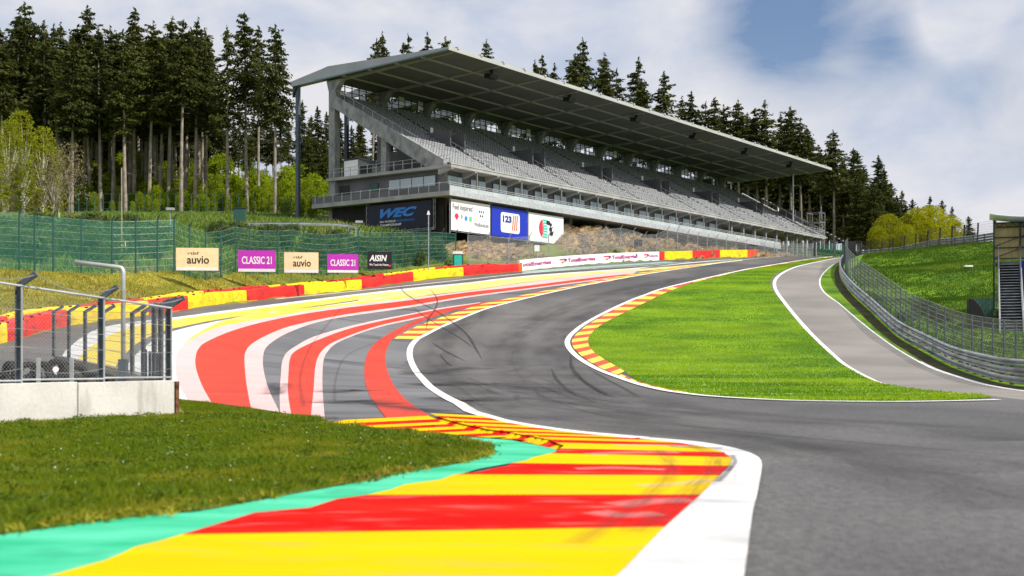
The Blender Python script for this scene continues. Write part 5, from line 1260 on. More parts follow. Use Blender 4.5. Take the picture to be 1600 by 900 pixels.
for k in range(12): t = k / 11; MB().tube([(LEN - .3, .6 + 17.8 * t, 23.0 + 9.7 * t), (LEN - .3, .6 + 17.8 * t, 24.2 + 9.7 * t)], .03, 5).build('railing_post', M['steel_light'], gs)
for k in range(12): t = k / 11; MB().tube([(.3, .9 + 17.0 * t, 23.1 + 9.2 * t), (.3, .9 + 17.0 * t, 24.0 + 9.2 * t)], .028, 5).build('railing_post', M['steel'], gs)
MB().tube([(.3, .9, 24.0), (.3, 17.9, 33.2)], .032, 6).build('end_railing', M['steel'], gs)
# kiosk on the upper deck
box('kiosk', M['ink_white'], .9, 3.2, 14.7, 17.0, 22.463, 24.5)
MB().prism([(10.5, 22.463), (10.5, 22.9), (14.697, 24.62), (14.697, 22.463)], 0, .9, 3.2).build('kiosk_side', M['conc_dark'], gs)
box('kiosk_window', M['black'], .86, .897, 12.4, 14.3, 22.75, 23.7); MB().prism([(10.4, 22.95), (10.4, 23.03), (14.7, 24.76), (17.1, 24.62), (17.1, 24.5), (14.7, 24.64)], 0, .8, 3.3).build('kiosk_roof', M['steel_dark'], gs)
# roof
x0r, x1r = -.4, 111.0
MB().prism([(-.4, 35.20), (-.4, 35.46), (18.5, 35.95), (19.6, 35.75), (19.6, 34.50)], 0, x0r, x1r).build('roof', M['roof_metal'], gs)
for k in range(14):
    a_ = x0r if k == 0 else .3 + k * BAY - .1
    if a_ < x1r: MB().prism([(19.603, 35.75), (24.8, 34.95), (24.8, 34.3), (19.603, 34.5)], 0, a_, a_ + (1.0 if k == 0 else .4)).build('roof_arm', M['roof_metal'], gs)
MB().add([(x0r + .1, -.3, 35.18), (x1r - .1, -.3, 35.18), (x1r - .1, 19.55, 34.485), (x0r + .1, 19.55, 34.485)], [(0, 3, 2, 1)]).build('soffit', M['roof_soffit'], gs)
box('roof_edge', M['roof_edge'], x0r - .03, x1r + .03, -.52, -.403, 35.12, 35.56)
MB().prism([(-.5, 35.10), (-.5, 35.24), (20.8, 34.56), (20.8, 34.38)], 0, x0r - .06, x0r - .003).build('end_trim', M['teal'], gs)
MB().prism([(-.5, 35.10), (-.5, 35.6), (20.8, 34.9), (20.8, 34.38)], 0, x1r + .003, x1r + .06).build('end_trim', M['roof_edge'], gs)
def soff(y): return 35.18 - (y + .3) / 19.85 * .695
for k in range(14):
    x = .6 + k * BAY
    if x < x1r: MB().prism([(-.3, soff(-.3) - .003), (19.5, soff(19.5) - .003), (19.5, soff(19.5) - .42), (-.3, soff(-.3) - .13)], 0, x, x + .18).build('roof_rib', M['rib'], gs)
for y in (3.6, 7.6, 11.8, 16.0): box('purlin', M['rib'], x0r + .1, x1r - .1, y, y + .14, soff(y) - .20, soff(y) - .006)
tb = None
for k in range(26):
    if tb is None: tb = MB().box(-.16, .16, -.62, -.1, 35.5, 35.74).build('edge_clamp', M['roof_edge'], gs); tb.location.x = 1.2
    else: o = tb.copy(); C.objects.link(o); o.location.x = 1.2 + k * BAY / 2
for x in (10, 26.7, 43.6, 61, 78.9, 97):
    f = MB(); f.prism([(1.1, 34.0), (1.0, 34.5), (2.0, 34.62), (2.1, 34.1)], 0, x - .75, x + .75); o = f.build('loudspeaker', M['black'], gs, bevel=.04)
    MB().bar((x, 1.5, 34.6), (x, 1.5, soff(1.5)), .08, .5).build('hanger', M['steel_dark'], o)
for (x, y) in ((110, 6.7), (110.2, 19.6)): MB().tube([(x, y, 18), (x, y, soff(y))], .16, 8).build('end_post', M['steel_light'], gs)
MB().prism([(24.2, 34.35), (24.9, 34.35), (24.9, 33.2)], 0, -.1, .3).build('roof_strut', M['steel_dark'], gs)
# scaffold tower at the far end
sc = MB()
for x, y in ((106, -.2), (108.4, -.2), (106, 2.2), (108.4, 2.2)): sc.bar((x, y, 22.4), (x, y, 27.0), .10, .10)
for z in (23.6, 25.1, 26.9):
    sc.bar((106, -.2, z), (108.4, -.2, z), .08, .08); sc.bar((106, 2.2, z), (108.4, 2.2, z), .08, .08); sc.bar((106, -.2, z), (106, 2.2, z), .08, .08); sc.bar((108.4, -.2, z), (108.4, 2.2, z), .08, .08)
sc.bar((106, -.2, 22.5), (108.4, -.2, 25.1), .06, .06); sc.box(105.9, 108.5, -.3, 2.3, 25.1, 25.2); sc.build('scaffold_tower', M['steel'], gs)

# ================================================================ BILLBOARDS hung on the stand
def truss(mb, p, q, s=.28):
    p = Vector(p); q = Vector(q); d = (q - p); n = max(2, int(d.length / .6)); dn_ = d.normalized(); o = Vector((0, 0, 1)) if abs(dn_.z) < .5 else Vector((.7, .7, 0)).normalized()
    mb.bar(p, q, .06, .06); mb.bar(p + o * s, q + o * s, .06, .06)
    for i in range(n): a = p + d * (i / n); b = p + d * ((i + 1) / n); mb.bar(a + (o * s if i % 2 else Vector()), b + (Vector() if i % 2 else o * s), .035, .035)
def L2W(x, y, z): return (*bl(x, y), z)
def billboard(name, label, x0, x1, z0, z1, face, yy=-1.0):
    r = thing(name, label, 'billboard', L2W(x0, yy, z0), BA, None)
    W_, H_ = x1 - x0, z1 - z0
    MB().box(0, W_, 0, .06, 0, H_).build('panel', face, r)
    mb = MB(); truss(mb, (-.1, .12, -.1), (W_ + .1, .12, -.1)); truss(mb, (-.1, .12, -.35), (-.1, .12, H_), .22); truss(mb, (W_ + .05, .12, -.35), (W_ + .05, .12, H_), .22)
    mb.bar((0, .1, H_), (0, .1, H_ + .7), .06, .06); mb.bar((W_, .1, H_), (W_, .1, H_ + .7), .06, .06)
    mb.build('truss_frame', M['steel'], r); return r, W_, H_
def poly2(r, pts, m, y=-.02, name='emblem'):
    return MB().add([(x, y, z) for x, z in pts], [tuple(range(len(pts)))]).build(name, m, r)
def circ(cx, cz, a, b=None, n=20): return [(cx + a * math.cos(2 * math.pi * k / n), cz + (b or a) * math.sin(2 * math.pi * k / n)) for k in range(n)]
zt1, zb1 = 18.45, 15.0
r, W_, H_ = billboard('billboard', 'white billboard reading Feel inspired, left of the blue one under the grandstand', -.6, 6.45, zb1, zt1, M['sign_white'])
put(r, 'Feel inspired', M['ink_grey'], .25, H_ * .62, W_ * .50, H_ * .24, y=-.02)
poly2(r, [(W_ * .08, H_ * .46), (W_ * .10, H_ * .54), (W_ * .135, H_ * .56), (W_ * .17, H_ * .54), (W_ * .19, H_ * .46), (W_ * .135, H_ * .33)], M['ink_red'])
put(r, 'P', M['ink_grey'], W_ * .24, H_ * .36, W_ * .045, H_ * .16, y=-.02)
poly2(r, circ(W_ * .37, H_ * .43, .26, .28), M['ink_blue']); poly2(r, [(W_ * .45, H_ * .5), (W_ * .52, H_ * .52), (W_ * .52, H_ * .38), (W_ * .485, H_ * .32), (W_ * .45, H_ * .38)], M['ink_green'])
for x, z in ((.72, .72), (.77, .72), (.83, .72), (.745, .58), (.80, .58)): poly2(r, circ(W_ * x, H_ * z, .11, .13), M['ink'])
put(r, 'Wallonia.be', M['ink_grey'], W_ * .58, H_ * .22, W_ * .38, H_ * .13, y=-.02)
r, W_, H_ = billboard('billboard', 'blue billboard with a white badge reading 123, between two white billboards', 6.75, 13.8, zb1 - .05, zt1 - .05, M['sign_blue'])
def rr(x0, x1, z0, z1, b=.06, n=6):
    P = []
    for (cx, cz, a0) in ((x1, z1, 0), (x0, z1, 90), (x0, z0, 180), (x1, z0, 270)):
        for k in range(n + 1): t = R(a0 + 90 * k / n); P.append((cx - (.35 if cx == x1 else -.35) + .35 * math.cos(t), cz - (.35 if cz == z1 else -.35) + .35 * math.sin(t)))
    return P
poly2(r, rr(W_ * .25, W_ * .78, H_ * .16, H_ * .84), M['ink_white'], y=-.02)
put(r, '123', M['ink_navy'], W_ * .30, H_ * .50, W_ * .25, H_ * .24, .06, y=-.04);
for k in range(3): x = W_ * (.56 + .055 * k); poly2(r, [(x, H_ * .26), (x + .22, H_ * .26), (x + .42, H_ * .78), (x + .20, H_ * .78)], M['ink_orange'], y=-.04)
r, W_, H_ = billboard('billboard', 'white billboard with a round red and teal emblem, rightmost under the grandstand', 14.1, 21.6, zb1 - .1, zt1 - .1, M['sign_white'])
c = (W_ * .44, H_ * .5)
poly2(r, [c] + [(c[0] + 1.15 * math.cos(R(a)), c[1] + 1.2 * math.sin(R(a))) for a in range(115, 246, 13)], M['ink_red'])
for k in range(7):
    z = c[1] + 1.1 - k * .34; poly2(r, [(c[0] - .35 + .1 * (k % 2), z), (c[0] + .75 - .12 * (k % 3), z), (c[0] + .7, z - .2), (c[0] - .45, z - .2)], M['ink_teal'], y=-.03)
for (x, z, a, b) in ((.55, .72, .45, .28), (.62, .66, .28, .22), (.62, .50, .34, .30), (.64, .35, .40, .32), (.68, .58, .10, .08), (.70, .42, .10, .08)): poly2(r, circ(W_ * x, H_ * z, a, b, 10), M['ink'], y=-.035)
# end-face billboard (dark), facing the camera side
r = thing('billboard', 'dark navy billboard with blue WEC letters on the end of the grandstand', 'billboard', L2W(-1.0, 11.3, 15.5), BA - math.pi / 2)
W_, H_ = 9.8, 3.0
MB().box(0, W_, 0, .06, 0, H_).build('panel', M['sign_navy'], r)
mb = MB(); truss(mb, (-.3, .12, -.3), (-.3, .12, H_ + .2), .22); truss(mb, (W_ + .15, .12, -.3), (W_ + .15, .12, H_ + .2), .22); truss(mb, (-.3, .12, -.32), (W_ + .3, .12, -.32), .2); mb.build('truss_frame', M['steel'], r)
put(r, 'WEC', M['ink_blue'], W_ * .20, H_ * .46, W_ * .58, H_ * .36, .05, shear=.45, y=-.03)
put(r, 'FIA WORLD', M['ink_white'], W_ * .20, H_ * .28, W_ * .25, H_ * .08, .015, y=-.03); put(r, 'ENDURANCE', M['ink_blue'], W_ * .47, H_ * .28, W_ * .27, H_ * .08, .0, y=-.03)
put(r, 'CHAMPIONSHIP', M['ink_white'], W_ * .20, H_ * .14, W_ * .34, H_ * .09, .015, y=-.03)

# ================================================================ ROCK BANK below the stand
from mathutils import noise as mn
def rockface(x0, x1, nX, nZ):
    V = []; F = []
    for i in range(nX + 1):
        x = x0 + (x1 - x0) * i / nX; top = 14.2 + 3.5 * float(smooth((x - 17) / 7)) + .4 * mn.noise((x * .25, 0, 0)) + .6 * float(smooth((x - 60) / 30))
        if x < 6: top -= (6 - x) * .12
        for j in range(nZ + 1):
            t = j / nZ; fw_ = 5.4 - 2.6 * float(smooth((x - 22) / 20)); d = -fw_ + (fw_ + .4) * t ** .8; wx, wy = bl(x, d); z0_ = g1(*bl(x, -fw_ - .2)) - .6; z = z0_ + (top - z0_) * (t ** .75)
            p = Vector((x * .35, d * .35, z * .35)); q = mn.fractal(p * 1.2, 1.0, 2.0, 5) * 1.0 + mn.fractal(Vector((p.x * 5, p.y * 5, p.z * 2.2)), .8, 2, 4) * .55 + abs(mn.noise(p * 1.3)) * 1.1
            q += mn.fractal(Vector((x * 2.6, d * 2.6, z * 1.5)), .7, 2.1, 4) * .42; V.append((x + q * .3, d - .3 - q * .8 * (1 - t * .3), z + q * .35))
    for i in range(nX):
        for j in range(nZ): a = i * (nZ + 1) + j; F.append((a, a + nZ + 1, a + nZ + 2, a + 1))
    mb = MB(); mb.v = V; mb.f = F; o = mb.build('rock_face', M['rock']); o.location = (BO[0], BO[1], 0); o.rotation_euler = (0, 0, BA); o['kind'] = 'structure'; return o
rockface(-3, 92, 720, 56)

# ================================================================ VEGETATION
def quads(cs, size, r, up=.0, elong=1.6, droop=None):
    """one small leaf-shaped quad per centre; returns V, F"""
    n = len(cs); a = r.normal(size=(n, 3)); 
    if droop is not None: a = droop + a * .45
    a /= np.linalg.norm(a, axis=1)[:, None]
    b = r.normal(size=(n, 3)); b[:, 2] *= (1 - up); b -= (a * b).sum(1)[:, None] * a; b /= np.linalg.norm(b, axis=1)[:, None] + 1e-9
    s = size * r.uniform(.6, 1.3, n)[:, None]; a = a * s * elong; b = b * s * .5
    V = np.stack([cs - a, cs + b, cs + a, cs - b], 1).reshape(-1, 3); F = np.arange(4 * n).reshape(n, 4); return V, F
def spruce(seed, H=27.0, c0=.42, wid=3.0, leafm='spruce', dens_=1.0, skip=.10):
    r = np.random.default_rng(seed); cs = []; dr = []
    z = H * c0; TB = MB(); ph_ = r.uniform(0, 6.28); br = MB()
    while z < H * .985:
        t = (z - H * c0) / (H * (1 - c0)); L_ = wid * (1 - t) ** .62 * (.55 + .45 * min(1, t / .12 + .25)) * r.uniform(.72, 1.15) * (1 + .16 * math.sin(t * 19 + ph_))
        nb_ = int(r.integers(5, 8)) if t < .9 else 4
        for k in range(nb_):
            if r.random() < skip: continue
            A = r.uniform(0, 6.283); l = L_ * r.uniform(.55, 1.15); el = .10 - .42 * (1 - t) + (0.5 if t > .85 else 0)
            n = max(3, int(l / .105 * dens_))
            s = np.linspace(.12, 1, n); sag = -.16 * l * s * s * (1 - t) + .10 * l * np.maximum(0, s - .75)
            px = np.cos(A) * l * s; py = np.sin(A) * l * s; pz = z + el * l * s + sag
            w_ = .16 * l * (1 - .55 * s) + .06
            for m_ in range(2):
                j = r.normal(size=(n, 3)) * np.stack([w_, w_, w_ * .45], 1)
                cs.append(np.stack([px, py, pz], 1) + j - np.array((0, 0, .10)) * r.random((n, 1))); dr.append(np.tile((np.cos(A) * .8, np.sin(A) * .8, -.55), (n, 1)))
        z += H * .0165 * r.uniform(.7, 1.25)
    cs.append(np.stack([r.normal(0, .06, 14), r.normal(0, .06, 14), np.linspace(H * .96, H * 1.01, 14)], 1)); dr.append(np.tile((0, 0, 1.), (14, 1)))
    cs = np.concatenate(cs); V, F = quads(cs, .215, r, droop=np.concatenate(dr), elong=1.25)
    TB.tube([(0, 0, -1), (.04, 0, H * .3), (-.03, .03, H * .6), (0, 0, H * .97)], .24, 8, .04)
    for k in range(16):
        zz_ = r.uniform(H * .12, H * c0 * 1.05); A = r.uniform(0, 6.28); l = r.uniform(.4, 1.5); TB.tube([(0, 0, zz_), (math.cos(A) * l, math.sin(A) * l, zz_ - l * .25)], .022, 3, .008, cap=False)
    return TB, V, F, leafm
def bushy(seed, H, Wd, n, size, trunk=True, c0=.15, lobes=9, wisp=.35, ls=1.0):
    r = np.random.default_rng(seed); cs = []; TB = MB(); ends = []
    for k in range(lobes):
        A = r.uniform(0, 6.283); rad = Wd * .5 * math.sqrt(r.random()) * .75; z = H * r.uniform(c0 + .12, .88); sc_ = 1 - .55 * max(0, z / H - .45)
        c = np.array((math.cos(A) * rad * sc_, math.sin(A) * rad * sc_, z)); ends.append(c); s = Wd * r.uniform(.13, .24) * ls
        p = r.normal(size=(int(n / lobes), 3)); p /= np.linalg.norm(p, axis=1)[:, None]; p *= (r.random((len(p), 1)) ** .45) * np.array((s, s, s * .95)) * (1 + r.normal(0, .22, (len(p), 1)))
        cs.append(c + p)
    m_ = int(n * wisp); A = r.uniform(0, 6.283, m_); zz_ = H * r.uniform(c0, 1.0, m_); rad = Wd * .5 * np.sqrt(np.clip(1 - ((zz_ / H - .5) / .52) ** 2, 0, 1)) * r.random(m_) ** .5
    cs.append(np.stack([np.cos(A) * rad, np.sin(A) * rad, zz_], 1)); cs = np.concatenate(cs); g_ = 4.2 / Wd * 2.0
    f_ = np.sin(cs[:, 0] * g_ * 1.7 + 2.1 * np.sin(cs[:, 2] * g_) + seed) * np.sin(cs[:, 1] * g_ * 1.9 + 1.7 * np.sin(cs[:, 0] * g_ * .8)) * np.sin(cs[:, 2] * g_ * 1.5 + seed * .7)
    cs = cs[(f_ > -.10) | (r.random(len(cs)) < .22)]; V, F = quads(cs, size, r)
    TB.tube([(0, 0, -.6), (.05, 0, H * .3), (0, .05, H * .62), (0, 0, H * .9)], H * .014 + .02, 6, .015)
    for e in ends:
        z0_ = e[2] * .55; TB.tube([(0, 0, z0_), tuple(e * np.array((.6, .6, 1)) * 1 - np.array((0, 0, (e[2] - z0_) * .35))), tuple(e)], H * .006 + .01, 4, .008, cap=False)
    return TB, V, F
lib = {}
def tree_proto(key, name, cat, leaf, bark, TB, V, F):
    o = thing(name, 'x', cat, (0, 0, 0)); TB.build('trunk', M[bark], o); npmesh('crown', V, F, M[leaf], parent=o); lib[key] = o; o['used'] = 0; return o
def plant(key, x, y, s, label, group, sxy=None, z=None):
    p = lib[key]
    if not p['used']: p['used'] = 1; o = p
    else: o = copy_tree(p)
    o.location = (x, y, (g1(x, y) if z is None else z) - .1); o.scale = (sxy or s, sxy or s, s); o.rotation_euler = (R(rng.uniform(-1.8, 1.8)), R(rng.uniform(-1.8, 1.8)), rng.uniform(0, 6.28))
    o['label'] = label
    if group: o['group'] = group
    elif 'group' in o: del o['group']
    return o
for i in range(6):
    tree_proto(f's{i}', 'spruce_tree', 'tree', 'spruce' if i % 2 else 'spruce_b', 'bark', *spruce(100 + i, c0=(.54, .47, .58, .45, .55, .50)[i], wid=(3.3, 2.7, 3.7, 3.1, 2.5, 3.5)[i], skip=(.08, .3, .14, .38, .2, .1)[i])[:3])
for i in range(2):
    tree_proto(f'f{i}', 'spruce_tree', 'tree', 'spruce' if i else 'spruce_b', 'bark', *spruce(200 + i, c0=.22, wid=3.6, dens_=1.0)[:3])
def top_tree(u, v, Y, key, label, group=None, wf=1.0):
    x, y, zt_ = world(u, v, Y); z = g1(x, y); s = (zt_ - z) / 27.2
    return plant(key, x, y, s, label, group, sxy=s * wf)
# front row, left forest
fr_l = [(6, 42, 160), (22, 14, 166), (46, 4, 170), (70, 30, 163), (92, 40, 168), (112, 60, 160), (131, 9, 172), (157, 40, 164), (176, 48, 168), (196, 45, 160), (210, 10, 170), (233, 34, 163), (250, 52, 168), (263, 25, 166), (283, 30, 161), (304, 27, 165), (316, 60, 172)]
for i, (u, v, Y) in enumerate(fr_l): top_tree(u, v, Y, f's{i % 6}', f'tall bare-trunked spruce, {ORD[i]} from the left in the front row of the left forest', 'left forest front row', 1.3)
for i, (u, v, Y, k) in enumerate(((356, 38, 162, 1), (386, 16, 164, 2), (404, 40, 170, 4), (430, 38, 160, 5))): top_tree(u, v, Y, f's{k}', f'slender spruce against the sky, {ORD[i]} from the left in the clump before the grandstand', 'clump left of the grandstand', 1.15)
# deeper rows: not told apart
i = 0
for row, Y in enumerate((173, 180, 189, 200, 213, 228)):
    for u in np.arange(-30 + row * 9, 335 - row * 3, 17 + row * 1.0):
        uu = u + rng.uniform(-6, 6); vt_ = 46 + 20 * row * .4 + rng.uniform(-14, 34)
        top_tree(uu, vt_, Y + rng.uniform(-4, 4), f's{rng.randrange(6)}' if Y < 210 else f'f{rng.randrange(2)}', 'dark spruce standing deeper in the forest, behind the front row at the left', 'spruces deep in the left forest', 1.3)
for u, v, Y in ((342, 150, 215), (352, 170, 222), (372, 160, 225), (395, 175, 218), (416, 165, 224), (440, 172, 216), (452, 190, 205), (366, 185, 205), (405, 190, 200), (428, 188, 200), (385, 180, 190)):
    top_tree(u, v, Y, f's{rng.randrange(6)}', 'lower dark spruce in the background behind the clump left of the grandstand', 'background spruces behind the clump', 1.3)
for i, (u, v, Y) in enumerate(((474, 158, 212), (497, 165, 208), (520, 190, 215), (548, 196, 205), (568, 185, 210), (600, 205, 212), (622, 200, 206), (650, 205, 210), (486, 180, 222), (508, 175, 225), (535, 182, 220), (560, 190, 222), (585, 195, 224), (484, 200, 195), (508, 215, 192))): top_tree(u, v, Y, f'f{i % 2}', f'full spruce seen past the end of the grandstand, {ORD[i]} from the left', 'spruces past the stand end', 1.15)
# behind the roof
bh = [(580, 60, 222), (597, 47, 228), (622, 66, 225), (637, 52, 222), (668, 54, 232), (690, 56, 236), (760, 62, 240), (832, 92, 236), (843, 86, 240), (868, 100, 238), (886, 98, 244), (902, 84, 238), (918, 60, 240), (936, 84, 246), (948, 96, 240),
      (968, 108, 242), (990, 90, 246), (1006, 124, 240), (1040, 112, 244), (1062, 150, 250), (1078, 142, 246), (1096, 160, 252), (1112, 152, 246), (1134, 164, 250), (1155, 155, 248), (1170, 176, 252), (1185, 168, 250), (1200, 156, 246),
      (1218, 178, 252), (1236, 166, 248), (1252, 188, 244), (1268, 196, 250), (1285, 226, 250)]
for i, (u, v, Y) in enumerate(bh): top_tree(u, v, Y, f's{i % 6}', f'spruce top showing above the grandstand roof, {ORD[i]} from the left', 'spruces behind the roof', 1.0 if v < 80 else (1.25 if u < 1100 else 1.5))
for i, (u, v, Y) in enumerate(((1304, 203, 238), (1318, 250, 246), (1330, 232, 252), (1346, 236, 244), (1366, 243, 248), (1386, 262, 252), (1374, 290, 238), (1408, 297, 262), (1424, 310, 270), (1452, 306, 280), (1474, 312, 276), (1486, 322, 282), (1352, 262, 256), (1376, 274, 258), (1394, 284, 256), (1400, 305, 250), (1418, 318, 262), (1436, 322, 270), (1360, 285, 235), (1340, 270, 236))):
    top_tree(u, v, Y, (f's{i % 6}' if i < 2 else f'f{i % 2}'), f'spruce right of the grandstand, {ORD[i]} from the left', 'spruces right of the stand', 1.5 if i < 7 or i > 11 else 1.3)
for row, Y in enumerate((262, 275, 290)):
    for u in np.arange(1120, 1410, 13): top_tree(u + rng.uniform(-5, 5), 215 + max(0, u - 1260) * .62 + rng.uniform(0, 30) + 0 * row, Y, f's{rng.randrange(6)}' if row == 0 else f'f{rng.randrange(2)}', 'dark spruce in the dense wood seen under and beyond the far end of the roof', 'wood beyond the far roof end', 1.4)
top_tree(1515, 337, 240, 'f0', 'lone small conifer on the skyline right of the yellow trees', None, 1.9)
# leafy trees
for k, (H, Wd, n, sz) in enumerate(((8, 4.2, 2600, .16), (5.5, 3.6, 2200, .15), (3.6, 3.2, 1800, .14))):
    tree_proto(f'y{k}', 'young_tree', 'young tree', 'young', 'bark', *bushy(300 + k, H, Wd, n, sz * .85, c0=.05, lobes=18, wisp=.8, ls=.75))
for Y, us_, hr, n_ in ((166, np.arange(205, 505, 15), (1.8, 3.8), 0), (159, np.arange(150, 500, 17), (1.3, 3.2), 0), (172, np.arange(90, 510, 21), (2.5, 5.5), 0), (184, np.arange(60, 520, 19), (4, 7), 0), (196, np.arange(60, 520, 22), (5, 9), 0)):
    for u in us_:
        u_ = u + rng.uniform(-9, 9); x, y, _ = world(u_, 300, Y + rng.uniform(-5, 5)); h = rng.uniform(*hr); k = rng.randrange(3); hh = (8, 5.5, 3.6)[k]
        plant(f'y{k}', x, y, h / hh, 'fresh green young tree among the bare trunks at the edge of the left forest', 'young trees under the left forest', sxy=h / hh * rng.uniform(.7, 1.1))
for k in range(2): tree_proto(f'b{k}', 'birch_tree', 'tree', 'birch', 'bark_birch', *bushy(330 + k, 14, 4.8, 2700, .12, c0=.16, lobes=40, wisp=1.0, ls=.55))
for i, (u, v, Y, w_) in enumerate(((10, 185, 118, 1.0), (38, 172, 122, 1.05), (66, 196, 116, 1.0), (-14, 200, 112, 1.1), (92, 232, 128, .9))):
    x, y, zt_ = world(u, v, Y); s = (zt_ - g1(x, y)) / 14; plant(f'b{i % 2}', x, y, s, f'fresh lime green birch at the left edge, {("second from the left", "tallest, in the middle", "fourth from the left", "leftmost, cut by the frame", "rightmost and smallest")[i]}', 'birches at the left edge', sxy=s * w_)
TBt, Vt, Ft = bushy(350, 11, 6, 900, .12, c0=.3, lobes=20, wisp=1.2); tree_proto('bare', 'bare_tree', 'tree', 'twig', 'bark', TBt, Vt, Ft)
for i, (u, v, Y) in enumerate(((108, 222, 120), (84, 240, 112))):
    x, y, zt_ = world(u, v, Y); plant('bare', x, y, (zt_ - g1(x, y)) / 11, f'thin brownish tree with sparse buds, {"right" if i == 0 else "left"} one of the pair beside the birches', 'brown trees by the birches')
for k in range(2): tree_proto(f'w{k}', 'spring_tree', 'tree', 'yellow_leaf', 'bark', *bushy(360 + k, 9, 8.2, 6500, .13, c0=.08, lobes=46, wisp=.8, ls=.62))
for i, (u, v, Y, w_) in enumerate(((1388, 334, 215, .9), (1436, 324, 222, 1.0), (1456, 321, 212, .95), (1484, 336, 218, .85), (1416, 350, 205, .9), (1372, 352, 208, .8))):
    x, y, zt_ = world(u, v, Y); s = max(.5, (zt_ - g1(x, y)) / 9); plant(f'w{i % 2}', x, y, s, f'yellow-green tree behind the top guardrail, {ORD[(1, 3, 4, 5, 2, 0)[i]]} from the left', 'yellow spring trees', sxy=s * w_)
for k in range(3): tree_proto(f'h{k}', 'shrub', 'shrub', 'shrub', 'bark', *bushy(380 + k, 2.4, 3.2, 1700, .10, c0=.02, lobes=18, wisp=.9, ls=.75))
for i in range(80):
    u = rng.uniform(300, 708); vv = rng.uniform(385, 414); 
    if u < 470:
        vv = rng.uniform(362, 400)
        if rng.random() < .7: continue
    x, y = hit(u, vv); s = rng.uniform(.5, .9)
    if math.hypot(x - BO[0], y - BO[1]) < 5: continue
    plant(f'h{i % 3}', x, y, s, 'low ivy-like shrub on the bank behind the green fence', 'shrubs on the bank', sxy=s * rng.uniform(1, 1.4))
for i in range(26):
    u = rng.uniform(0, 265); vv = rng.uniform(372, 412); x, y = hit(u, vv); s = rng.uniform(.6, 1.2); plant(f'h{i % 3}', x, y, s, 'low shrub seen through the netting of the left fence', 'shrubs behind the left netting', sxy=s * 1.1)
for i, (u, v) in enumerate(((1448, 490), (1462, 497), (1436, 484), (1475, 503))):
    x, y = hit(u, v); plant(f'h{i % 3}', x, y, .42, f'small dark bush at the foot of the right bank, {ORD[(1, 2, 0, 3)[i]]} from the left', 'bushes at the foot of the right bank')

# ---------------------------------------------------------------- grass blades (stuff)
def grass(name, poly, dens_, h, wd, m, hv=.4, off=.04, clump=.0, margin=0.0):
    xs = [p[0] for p in poly]; ys = [p[1] for p in poly]; n = int((max(xs) - min(xs)) * (max(ys) - min(ys)) * dens_)
    X = nrg.uniform(min(xs), max(xs), n); Y = nrg.uniform(min(ys), max(ys), n); k = inside(X, Y, poly); X = X[k]; Y = Y[k]; n = len(X)
    Z = G(X, Y) + off; P = np.stack([X, Y, Z], 1)
    hh = h * (1 + nrg.normal(0, hv, n)).clip(.3, 2.2)
    if clump: c = (np.sin(X * 2.1 + 3 * np.sin(Y * .7)) * np.sin(Y * 1.7 + 2 * np.sin(X * .9)) + 1) / 2; hh *= (1 - clump + 2 * clump * c)
    A = nrg.uniform(0, 6.283, n); T = np.stack([np.cos(A), np.sin(A), np.zeros(n)], 1) * (wd * nrg.uniform(.6, 1.4, n) / 2)[:, None]
    B = nrg.normal(0, .38, (n, 2)); Tip = P + np.stack([B[:, 0] * hh, B[:, 1] * hh, hh], 1)
    V = np.stack([P - T, P + T, Tip], 1).reshape(-1, 3); F = np.arange(3 * n).reshape(n, 3)
    return tag(npmesh(name, V, F, m), kind='stuff')
isl_vis = [(-11.0, 24.3), (-7.5, 27.8)] + [hit(u, v) for u, v in ((270, 627), (327, 633.5), (390, 643), (440, 651), (500, 657), (512, 662))] + gpx[::-1] + [(-8.4, 8.3), (-11.5, 14)]
grass('near_grass_blades', isl_vis, 2000, .050, .012, M['blade'], clump=.45, off=.045)
for q_ in range(420):      # denser, longer tufts and a few broad-leaved weeds
    pass
tx_ = nrg.uniform(-11, 0, 900); ty_ = nrg.uniform(10, 28, 900); k = inside(tx_, ty_, isl_vis); tx_ = tx_[k]; ty_ = ty_[k]
cs_ = np.repeat(np.stack([tx_, ty_, np.full(len(tx_), .10)], 1), 34, 0); cs_ += nrg.normal(0, 1, cs_.shape) * np.array((.09, .09, .018)) * np.repeat(nrg.uniform(.4, 2.2, len(tx_)), 34)[:, None]; cs_[:, 2] = cs_[:, 2].clip(.06, .2)
V, F = quads(cs_, .022, nrg, elong=1.5); tag(npmesh('weed_tufts', V, F, M['weed']), kind='stuff')
grass('tongue_grass_blades', tongue, 150, .050, .040, M['lawn'], clump=.2, off=.03)
bank = [p for p in [(float(Xb(y)) - 1.6, y) for y in (50, 57, 66, 73, 80, 88, 95, 102, 110, 118, 124)]] + [GF[8], GF[6], GF[5], GF[4], GF[3], GF[2], GF[1], (-40, 60)]
grass('bank_grass_blades', bank, 110, .10, .05, M['bankg'], clump=.3, off=.0)
sc_poly = [GF[1], GF[2], GF[3], GF[4], GF[5], GF[6], GF[7], GF[8], L2W(-2, -3, 0)[:2], L2W(-3, 12, 0)[:2], L2W(-3, 26, 0)[:2], world(460, 335, 158)[:2], world(300, 335, 152)[:2], world(120, 335, 148)[:2], world(-40, 335, 140)[:2], world(-60, 420, 80)[:2]]
grass('scrub_on_left_slope', sc_poly, 26, .34, .16, M['scrub'], clump=.5, off=.0)
rb = [(x + 1.2, y) for x, y in RAIL if y < 135] + [UPPER[1][:2], UPPER[2][:2], UPPER[3][:2], UPPER[4][:2], (60, 120), (48, 80), (38, 58)]
grass('right_bank_grass_blades', rb, 110, .10, .06, M['bank_lawn'], clump=.5, off=.0)
